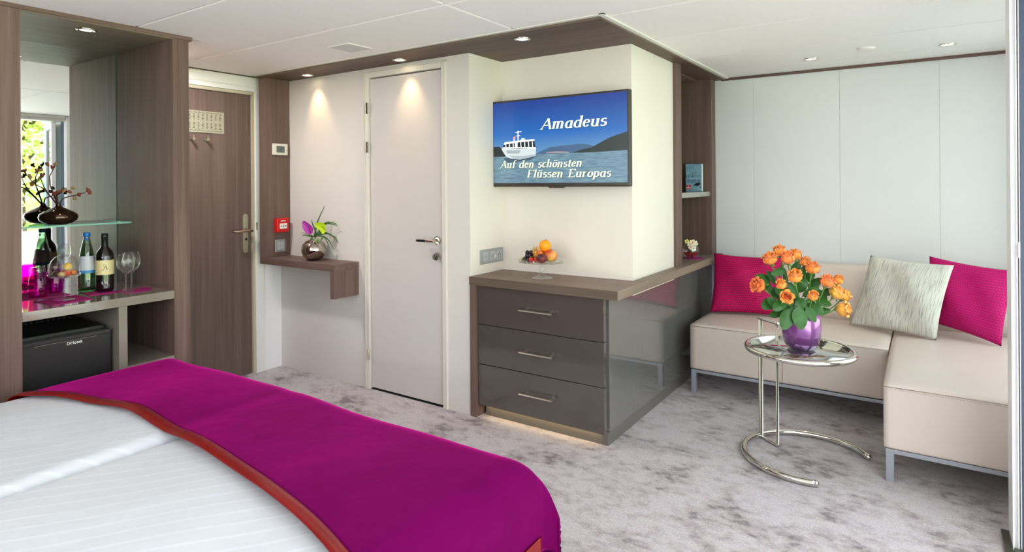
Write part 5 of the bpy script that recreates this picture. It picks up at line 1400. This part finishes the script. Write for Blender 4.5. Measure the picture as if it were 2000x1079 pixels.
fruit('apple', 0.046, 0.014, 0.036, (200, 62, 36), 'red and yellow apple on the glass stand under the orange', 'apple', (1, 1, 0.95), c2=(240, 190, 90), stemc=(90, 66, 34))
fruit('plum', 0.032, -0.056, 0.029, (64, 20, 30), 'dark plum at the front of the glass stand', 'plum', (1.05, 1, 0.92), c2=(130, 34, 40), stemc=(70, 50, 34))
fruit('orange', 0.008, 0.020, 0.0335, (255, 160, 18), 'bright orange on top of the fruit pile', 'orange', z=ZP + 0.086, stemc=(110, 130, 60), rough=0.45)
fruit('nectarine', -0.012, 0.046, 0.034, (214, 90, 40), 'reddish nectarine at the back of the fruit pile', 'nectarine', c2=(236, 160, 70))
fruit('nectarine', -0.016, -0.006, 0.031, (214, 90, 40), 'reddish nectarine in the middle of the pile below the orange', 'nectarine')
# strawberries
for dx, dy, lab in ((-0.028, -0.066, 'strawberry at the front of the glass stand, beside the grapes'), (0.000, -0.062, 'strawberry at the front of the glass stand, beside the plum')):
    t_ = thing('strawberry', lab, 'strawberry', (FX + dx, FY + dy, ZP), group='strawberries on the glass stand')
    bm = bmesh.new(); lathe(bm, [(0, 0), (0.006, 0.002), (0.0125, 0.012), (0.014, 0.020), (0.010, 0.027), (0, 0.0285)], (FX + dx, FY + dy, ZP + 0.0005), 18); obj('flesh', bm, mat('strawberry_red', (206, 28, 24), 0.3, noise=0.2, nscale=300, bump=0.3, bscale=500), t_)
    bm = bmesh.new()
    for k in range(5): a = 2 * PI * k / 5; leaf_mesh(bm, (FX + dx, FY + dy, ZP + 0.029), (FX + dx + 0.011 * math.cos(a), FY + dy + 0.011 * math.sin(a), ZP + 0.026), 0.005, (0, 0, 1), 0.1, 0, 4)
    obj('calyx', bm, M_stem, t_)
gp = [(-.098, -.020, 0), (-.084, -.040, 0), (-.076, -.012, 0), (-.064, -.036, 0), (-.052, -.055, 0), (-.052, -.018, 0), (-.090, -.010, .018), (-.074, -.028, .018), (-.058, -.036, .020), (-.048, -.012, .020), (-.082, -.020, .035), (-.056, -.024, .037)]
gl = ['outermost on the left', 'front left', 'back left', 'front middle', 'front, beside the strawberry', 'right, low', 'second layer, far left', 'second layer, middle', 'second layer, front right', 'second layer, back right', 'on top, left', 'on top, right']
for (dx, dy, dz), lb_ in zip(gp, gl):
    fruit('grape', dx, dy, 0.0118, (44, 30, 44), 'dark blue grape in the cluster on the glass stand, ' + lb_, 'grape', (1, 1, 1.08), z=ZP + 0.013 + dz, rough=0.22, grp='dark grapes on the glass stand')
fruit('green_grape', -0.113, -0.014, 0.0095, (160, 168, 40), 'small green grape at the left rim of the glass stand', 'grape', (1.5, 1, 1))
# physalis with papery husks
for dx, dy, dz, lab in ((-.038, .004, .045, 'physalis berry with upright papery husk, tallest in the fruit pile'), (-.022, -.030, .030, 'physalis berry with papery husk in front of the orange'), (-.060, .024, .030, 'physalis berry with papery husk behind the grapes')):
    c = Vector((FX + dx, FY + dy, ZP + dz + 0.008)); t_ = thing('physalis', lab, 'physalis', (c.x, c.y, c.z - 0.009), group='physalis berries on the glass stand')
    bm = bmesh.new(); sphere(bm, c, 0.0095, 14, 10); obj('berry', bm, mat('physalis_orange', (226, 150, 30), 0.3), t_)
    bm = bmesh.new()
    for k in range(5): a = 2 * PI * k / 5 + dx * 50; leaf_mesh(bm, c + Vector((0, 0, -0.006)), c + Vector((0.016 * math.cos(a), 0.010 * math.sin(a), 0.028 + 0.006 * math.sin(k * 2))), 0.012, (math.cos(a), math.sin(a), 0.2), 0.4, 0, 8)
    obj('husk', bm, mat('husk_straw', (222, 186, 96), 0.6, noise=0.35, nscale=150), t_)

# ================================================================== SILVER VASE WITH ANTHURIUMS
SX, SY, SZ = -3.338, 2.598, 0.7997
t = thing('silver_vase', 'round mirror-silver vase on the angular wood wall shelf', 'vase', (SX, SY, SZ))
lathe_part('body', [(0, 0.001), (0.030, 0), (0.050, 0.010), (0.070, 0.032), (0.0795, 0.060), (0.080, 0.078), (0.073, 0.103), (0.056, 0.124), (0.032, 0.137), (0.016, 0.142), (0.012, 0.148), (0.0135, 0.153), (0.010, 0.152), (0.009, 0.145), (0, 0.144)], SX, SY, SZ, mat('silver_mirror_glaze', (190, 178, 168), 0.04, metal=1.0), t, 48)
mo = Vector((SX, SY, SZ + 0.150)); DS = (mo - Vector((0, 0, H))).dot(fwd)
def sp_at(cx, cy, dz=0.0):   # crop coordinates of the close view of the vase -> point at the depth of the vase
    return at(560 + cx / 7.71, 390 + cy / 7.71, D=DS + dz)
def blade(pix, w_, dz):
    pts = [mo.copy()] + [sp_at(a, b_, dz * (i + 1) / len(pix)) for i, (a, b_) in enumerate(pix)]
    return pts
def blade_mesh(bm, pts, w_):
    n = 14; P_ = []
    for i in range(n + 1):
        k = i / n * (len(pts) - 1); a = min(int(k), len(pts) - 2); f = k - a
        p0 = pts[max(a - 1, 0)]; p1 = pts[a]; p2 = pts[a + 1]; p3 = pts[min(a + 2, len(pts) - 1)]
        P_.append(0.5 * ((2 * p1) + (p2 - p0) * f + (2 * p0 - 5 * p1 + 4 * p2 - p3) * f * f + (3 * p1 - p0 - 3 * p2 + p3) * f ** 3))
    rows = []
    for i, p in enumerate(P_):
        d = (P_[min(i + 1, n)] - P_[max(i - 1, 0)]).normalized(); s_ = d.cross(fwd); s_ = s_.normalized() if s_.length > 1e-4 else RGT
        ww = w_ * (0.35 + 0.65 * math.sin(PI * min(1, i / n * 0.9 + 0.12)))* (1 if i < n else 0.05)
        rows.append([bm.verts.new(p - s_ * ww / 2), bm.verts.new(p + fwd * ww * 0.2), bm.verts.new(p + s_ * ww / 2)])
    for a, b_ in zip(rows[:-1], rows[1:]):
        for j in (0, 1):
            f = bm.faces.new((a[j], a[j+1], b_[j+1], b_[j])); f.smooth = True
M_blade = lambda: mat('grass_blade_green', (62, 98, 44), 0.5)
blades = [([(430, 480), (470, 320), (580, 80)], .010, .0, 'tall straight green blade pointing up'), ([(440, 500), (400, 400), (368, 295)], .010, .01, 'short green blade behind the purple anthurium'),
 ([(470, 520), (570, 365), (670, 345), (768, 380)], .010, -.01, 'green blade arching right, uppermost of the arching ones'), ([(480, 530), (580, 375), (690, 372), (770, 408)], .010, -.03, 'green blade arching right, just below the uppermost'),
 ([(450, 520), (590, 505), (700, 560), (770, 655)], .011, .0, 'green blade bending right and down to the middle'), ([(460, 540), (560, 520), (660, 530), (750, 580)], .007, .02, 'thin green blade bending right'),
 ([(440, 550), (560, 560), (650, 640), (718, 772)], .009, -.03, 'green blade drooping far down to the right'), ([(440, 560), (530, 545), (600, 620), (636, 710)], .006, .01, 'thin green blade drooping right of the vase'),
 ([(380, 560), (300, 540), (230, 542)], .012, -.02, 'green blade reaching left under the purple flower'), ([(400, 560), (300, 510), (205, 502)], .005, .0, 'thin green blade reaching far left'), ([(390, 580), (360, 600), (355, 680)], .009, -.04, 'green blade hanging over the front left of the vase')]
for pix, w_, dz, lab in blades:
    bm = bmesh.new(); blade_mesh(bm, blade(pix, w_, dz), w_)
    solo('grass_blade', bm, M_blade, lab + ' in the silver vase', 'leaf', 'green blades in the silver vase', loc=mo)


def anthurium(name, outline, c, cz, spx, lab, stem_pix, msp, dz, veins):
    t_ = thing(name, lab, 'flower', tuple(mo), group='anthuriums in the silver vase')
    cen = Vector((0, 0, 0)); P3 = []
    cx_ = sum(a for a, _ in outline) / len(outline); cy_ = sum(b_ for _, b_ in outline) / len(outline)
    bm = bmesh.new(); rings = []
    for k in (1.0, 0.8, 0.55, 0.3):
        rings.append([bm.verts.new(sp_at(cx_ + (a - cx_) * k, cy_ + (b_ - cy_) * k, dz + cz * (1 - k * k))) for a, b_ in outline])
    c0 = bm.verts.new(sp_at(cx_, cy_, dz + cz))
    n = len(outline)
    for ra, rb in zip(rings[:-1], rings[1:]):
        for i in range(n):
            f = bm.faces.new((ra[i], ra[(i+1) % n], rb[(i+1) % n], rb[i])); f.smooth = True
    for i in range(n): f = bm.faces.new((rings[-1][i], rings[-1][(i+1) % n], c0)); f.smooth = True
    o = obj('spathe', bm, c, t_); md = o.modifiers.new('thickness', 'SOLIDIFY'); md.thickness = 0.0012; ms = o.modifiers.new('smooth', 'SUBSURF'); ms.levels = 1; ms.render_levels = 2
    bm = bmesh.new(); tube(bm, [sp_at(a, b_, dz + cz - 0.008 - 0.004 * i) for i, (a, b_) in enumerate(spx)], [0.0028, 0.0026, 0.0012], 8); obj('spadix', bm, msp, t_)
    bm = bmesh.new(); tube(bm, [mo + Vector((0, 0, -0.02)), mo] + [sp_at(a, b_, dz * 0.5 + cz) for a, b_ in stem_pix], 0.0022, 8); obj('stem', bm, mat('dark_stem', (58, 72, 36), 0.6), t_)
anthurium('anthurium', [(230, 325), (265, 312), (310, 345), (360, 380), (398, 420), (402, 470), (385, 515), (355, 535), (310, 520), (270, 485), (240, 440), (228, 390)], mat('anthurium_purple', (178, 54, 164), 0.35, noise=0.25, nscale=40, sss=0.1), 0.012,
          [(360, 520), (345, 470), (328, 405)], 'purple anthurium flower leaning left in the silver vase', [(410, 590), (375, 530)], mat('spadix_dark', (66, 16, 46), 0.5), -.02, None)
anthurium('anthurium', [(410, 372), (440, 350), (500, 338), (550, 348), (585, 380), (598, 430), (590, 480), (565, 515), (540, 526), (518, 500), (500, 465), (460, 440), (425, 412)], mat('anthurium_lime', (190, 214, 30), 0.35, noise=0.15, nscale=40, sss=0.1), 0.012,
          [(530, 405), (560, 435), (592, 465)], 'lime green anthurium flower on the right of the silver vase', [(435, 570), (470, 480), (520, 420)], mat('spadix_olive', (120, 130, 30), 0.5), -.025, None)
bm = bmesh.new(); lf = [(370, 580), (385, 610), (420, 640), (460, 645), (510, 620), (550, 585), (560, 565), (520, 572), (470, 588), (420, 592)]
f = poly(bm, [sp_at(a, b_, -0.035 - (0.012 if 1 < i < 6 else 0)) for i, (a, b_) in enumerate(lf)]); bmesh.ops.triangulate(bm, faces=[f]); 
o = solo('broad_leaf', bm, mat('broad_leaf_green', (84, 112, 34), 0.4, noise=0.5, nscale=50), 'broad curled green leaf at the mouth of the silver vase', 'leaf', loc=mo)
md = o.modifiers.new('thickness', 'SOLIDIFY'); md.thickness = 0.002

# ================================================================== BOWL ON THE BOOKCASE
BX_, BY_, BZ = -1.322, 4.10, ZT
bm = bmesh.new(); prism(bm, circ(BX_ + 0.012, BY_ + 0.015, 0.068), lambda u, v, w_: Vector((u, v, BZ + w_)), 0.0025)
solo('felt_coaster', bm, M_felt, 'round magenta coaster under the flower bowl in the bookcase', 'coaster')
t = thing('glass_bowl', 'round clear glass bowl with red pearls and flowers in the bookcase', 'bowl', (BX_, BY_, BZ + 0.0028))
lathe_part('bowl', [(0, 0), (0.022, 0.0), (0.040, 0.010), (0.053, 0.030), (0.0565, 0.050), (0.053, 0.070), (0.042, 0.087), (0.036, 0.092)], BX_, BY_, BZ + 0.003, M_clear, t)
bm = bmesh.new(); rr = random.Random(4)
for k in range(220):
    a, r_, zz = rr.random() * 2 * PI, 0.046 * rr.random() ** 0.5, rr.uniform(0.008, 0.036)
    if r_ > 0.018 + zz * 0.82: continue
    sphere(bm, (BX_ + r_ * math.cos(a), BY_ + r_ * math.sin(a), BZ + 0.004 + zz), 0.0048, 7, 5)
o = solo('glass_pearls', bm, mat('red_pearls', (150, 14, 26), 0.15), 'heap of small red pearls filling the bottom of the glass bowl', 'pearls'); o['kind'] = 'stuff'
def blossom(px, py, dz, r_, col, lab):
    c = at(px, py, D=(Vector((BX_, BY_, 0)) - Vector((0, 0, 0))).dot(fwd) + dz)
    t_ = thing('orchid_blossom', lab, 'flower', (c.x, c.y, c.z - r_), group='blossoms in the glass bowl')
    bm = bmesh.new()
    for k in range(5):
        a = 2 * PI * k / 5 + px; dr = RGT * math.cos(a) + UP * math.sin(a)
        leaf_mesh(bm, c + dr * 0.002, c + dr * r_ - fwd * 0.006, r_ * 0.85, -fwd, 0.2, 0, 6)
    obj('petals', bm, mat('orchid_cream_%d' % col[2], col, 0.5, noise=0.15, nscale=60), t_)
    bm = bmesh.new(); sphere(bm, c - fwd * 0.003, r_ * 0.22, 8, 6); obj('centre', bm, mat('orchid_centre', (206, 110, 110), 0.5), t_)
for px, py, dz, r_, col, lab in ((1341, 472, -.005, .018, (226, 222, 110), 'small yellow green bud blossom at the upper left of the glass bowl'), (1347, 477, -.015, .022, (240, 226, 190), 'cream orchid blossom at the left of the glass bowl'), (1352, 474, 0, .024, (240, 236, 190), 'cream orchid blossom at the top of the glass bowl'),
    (1357, 476, .005, .022, (244, 240, 214), 'cream orchid blossom at the upper right of the glass bowl'), (1354, 486, -.012, .022, (236, 240, 224), 'white orchid blossom low inside the glass bowl'), (1348, 483, -.02, .018, (240, 222, 186), 'cream orchid blossom at the centre left of the glass bowl')):
    blossom(px, py, dz, r_, col, lab)
bm = bmesh.new(); tube(bm, [(BX_ + 0.01, BY_, BZ + 0.03), (BX_ + 0.004, BY_, BZ + 0.06), (BX_ - 0.004, BY_ - 0.01, BZ + 0.095)], 0.0022, 8)
solo('flower_stem', bm, M_stem, 'short green flower stem standing in the red pearls of the glass bowl', 'stem')

# ================================================================== OUTSIDE (seen in the mirror)
GZ = -1.1
struct('trim_deck', B((0.57, 1.6, -1.4, 9, -0.12, -0.02)), mat('deck_grey', (196, 196, 192), 0.6))
t = struct('trim_ground', B((6, 120, -60, 90, GZ - 0.3, GZ)), mat('lawn_green', (132, 176, 70), 0.9, noise=0.4, nscale=1.5))
struct('trim_quay', B((6.0, 11.0, -60, 90, GZ + 0.001, GZ + 0.06)), mat('quay_concrete', (222, 218, 208), 0.8, noise=0.15, nscale=3))
bm = bmesh.new(); bx(bm, 1.6, 6, -60, 90, GZ - 1.3, GZ - 0.9); struct('trim_river', bm, mat('river_water', (120, 136, 128), 0.1))
bm = bmesh.new(); cyl(bm, (1.55, 3.0, -0.02), (1.55, 3.0, 2.9), 0.035, 16)
solo('deck_post', bm, mat('turquoise_paint', (110, 190, 200), 0.4), 'pale turquoise deck post outside the window, seen in the mirror', 'post')


def tree(x, y, h, r_, label, seed, c):
    rr = random.Random(seed); t_ = thing('tree', label, 'tree', (x, y, GZ), group='trees on the river bank')
    bm = bmesh.new(); tube(bm, [(x, y, GZ - 0.1), (x + .1, y, GZ + h * .3), (x, y + .1, GZ + h * .75)], [0.22, 0.16, 0.05], 10)
    for k in range(7):
        a = k * 2.4; z0 = GZ + h * (0.28 + 0.06 * k); tube(bm, [(x, y, z0), (x + math.cos(a) * r_ * .4, y + math.sin(a) * r_ * .4, z0 + r_ * .35), (x + math.cos(a) * r_ * .75, y + math.sin(a) * r_ * .75, z0 + r_ * .5)], [0.07, 0.045, 0.015], 6)
    obj('trunk', bm, mat('bark', (96, 82, 64), 0.9, noise=0.4, nscale=8), t_)
    bm = bmesh.new(); blobs = [(Vector((x + rr.uniform(-.6, .6) * r_, y + rr.uniform(-.6, .6) * r_, GZ + h * rr.uniform(.35, .95))), r_ * rr.uniform(.25, .5)) for _ in range(22)]
    for c_, br in blobs:
        for _ in range(170):
            v = Vector((rr.gauss(0, 1), rr.gauss(0, 1), rr.gauss(0, 1))).normalized() * br * rr.uniform(.75, 1.05); p = c_ + v
            a = Vector((rr.uniform(-1, 1), rr.uniform(-1, 1), rr.uniform(-1, 1))).normalized(); b_ = a.cross(v).normalized(); s_ = rr.uniform(.07, .14)
            bm.faces.new([bm.verts.new(p - a * s_), bm.verts.new(p + b_ * s_ * .5), bm.verts.new(p + a * s_), bm.verts.new(p - b_ * s_ * .5)])
    o = obj('foliage', bm, c, t_); o['kind'] = 'stuff'
gl_ = mat('spring_foliage', (206, 226, 120), 0.7, noise=0.35, nscale=3)
tree(15.5, 7.0, 6.4, 2.6, 'bright green tree on the river bank straight outside, seen in the mirror', 1, gl_)
tree(19.0, 13.0, 7.0, 2.9, 'green tree farther along the river bank, seen in the mirror beside the post', 2, mat('spring_foliage_deep', (176, 204, 96), 0.7, noise=0.35, nscale=3))
tree(26, 8.4, 8.5, 3.2, 'tall green tree in the back row of the river bank, seen in the mirror', 3, mat('spring_foliage_deep', (176, 204, 96)))
t = thing('kiosk', 'low white flat-roofed hut on the quay, seen in the mirror', 'hut', (12.5, 6.0, GZ))
obj('walls', B((12.0, 14.0, 4.6, 7.0, GZ + 0.01, GZ + 1.0)), M_white, t)
obj('roof', B((11.8, 14.2, 4.4, 7.2, GZ + 1.001, GZ + 1.1)), mat('roof_grey', (170, 174, 180), 0.5), t)
obj('window', B((11.985, 12.0, 5.3, 5.8, GZ + 0.4, GZ + 0.8)), mat('hut_window', (150, 156, 158), 0.3), t)
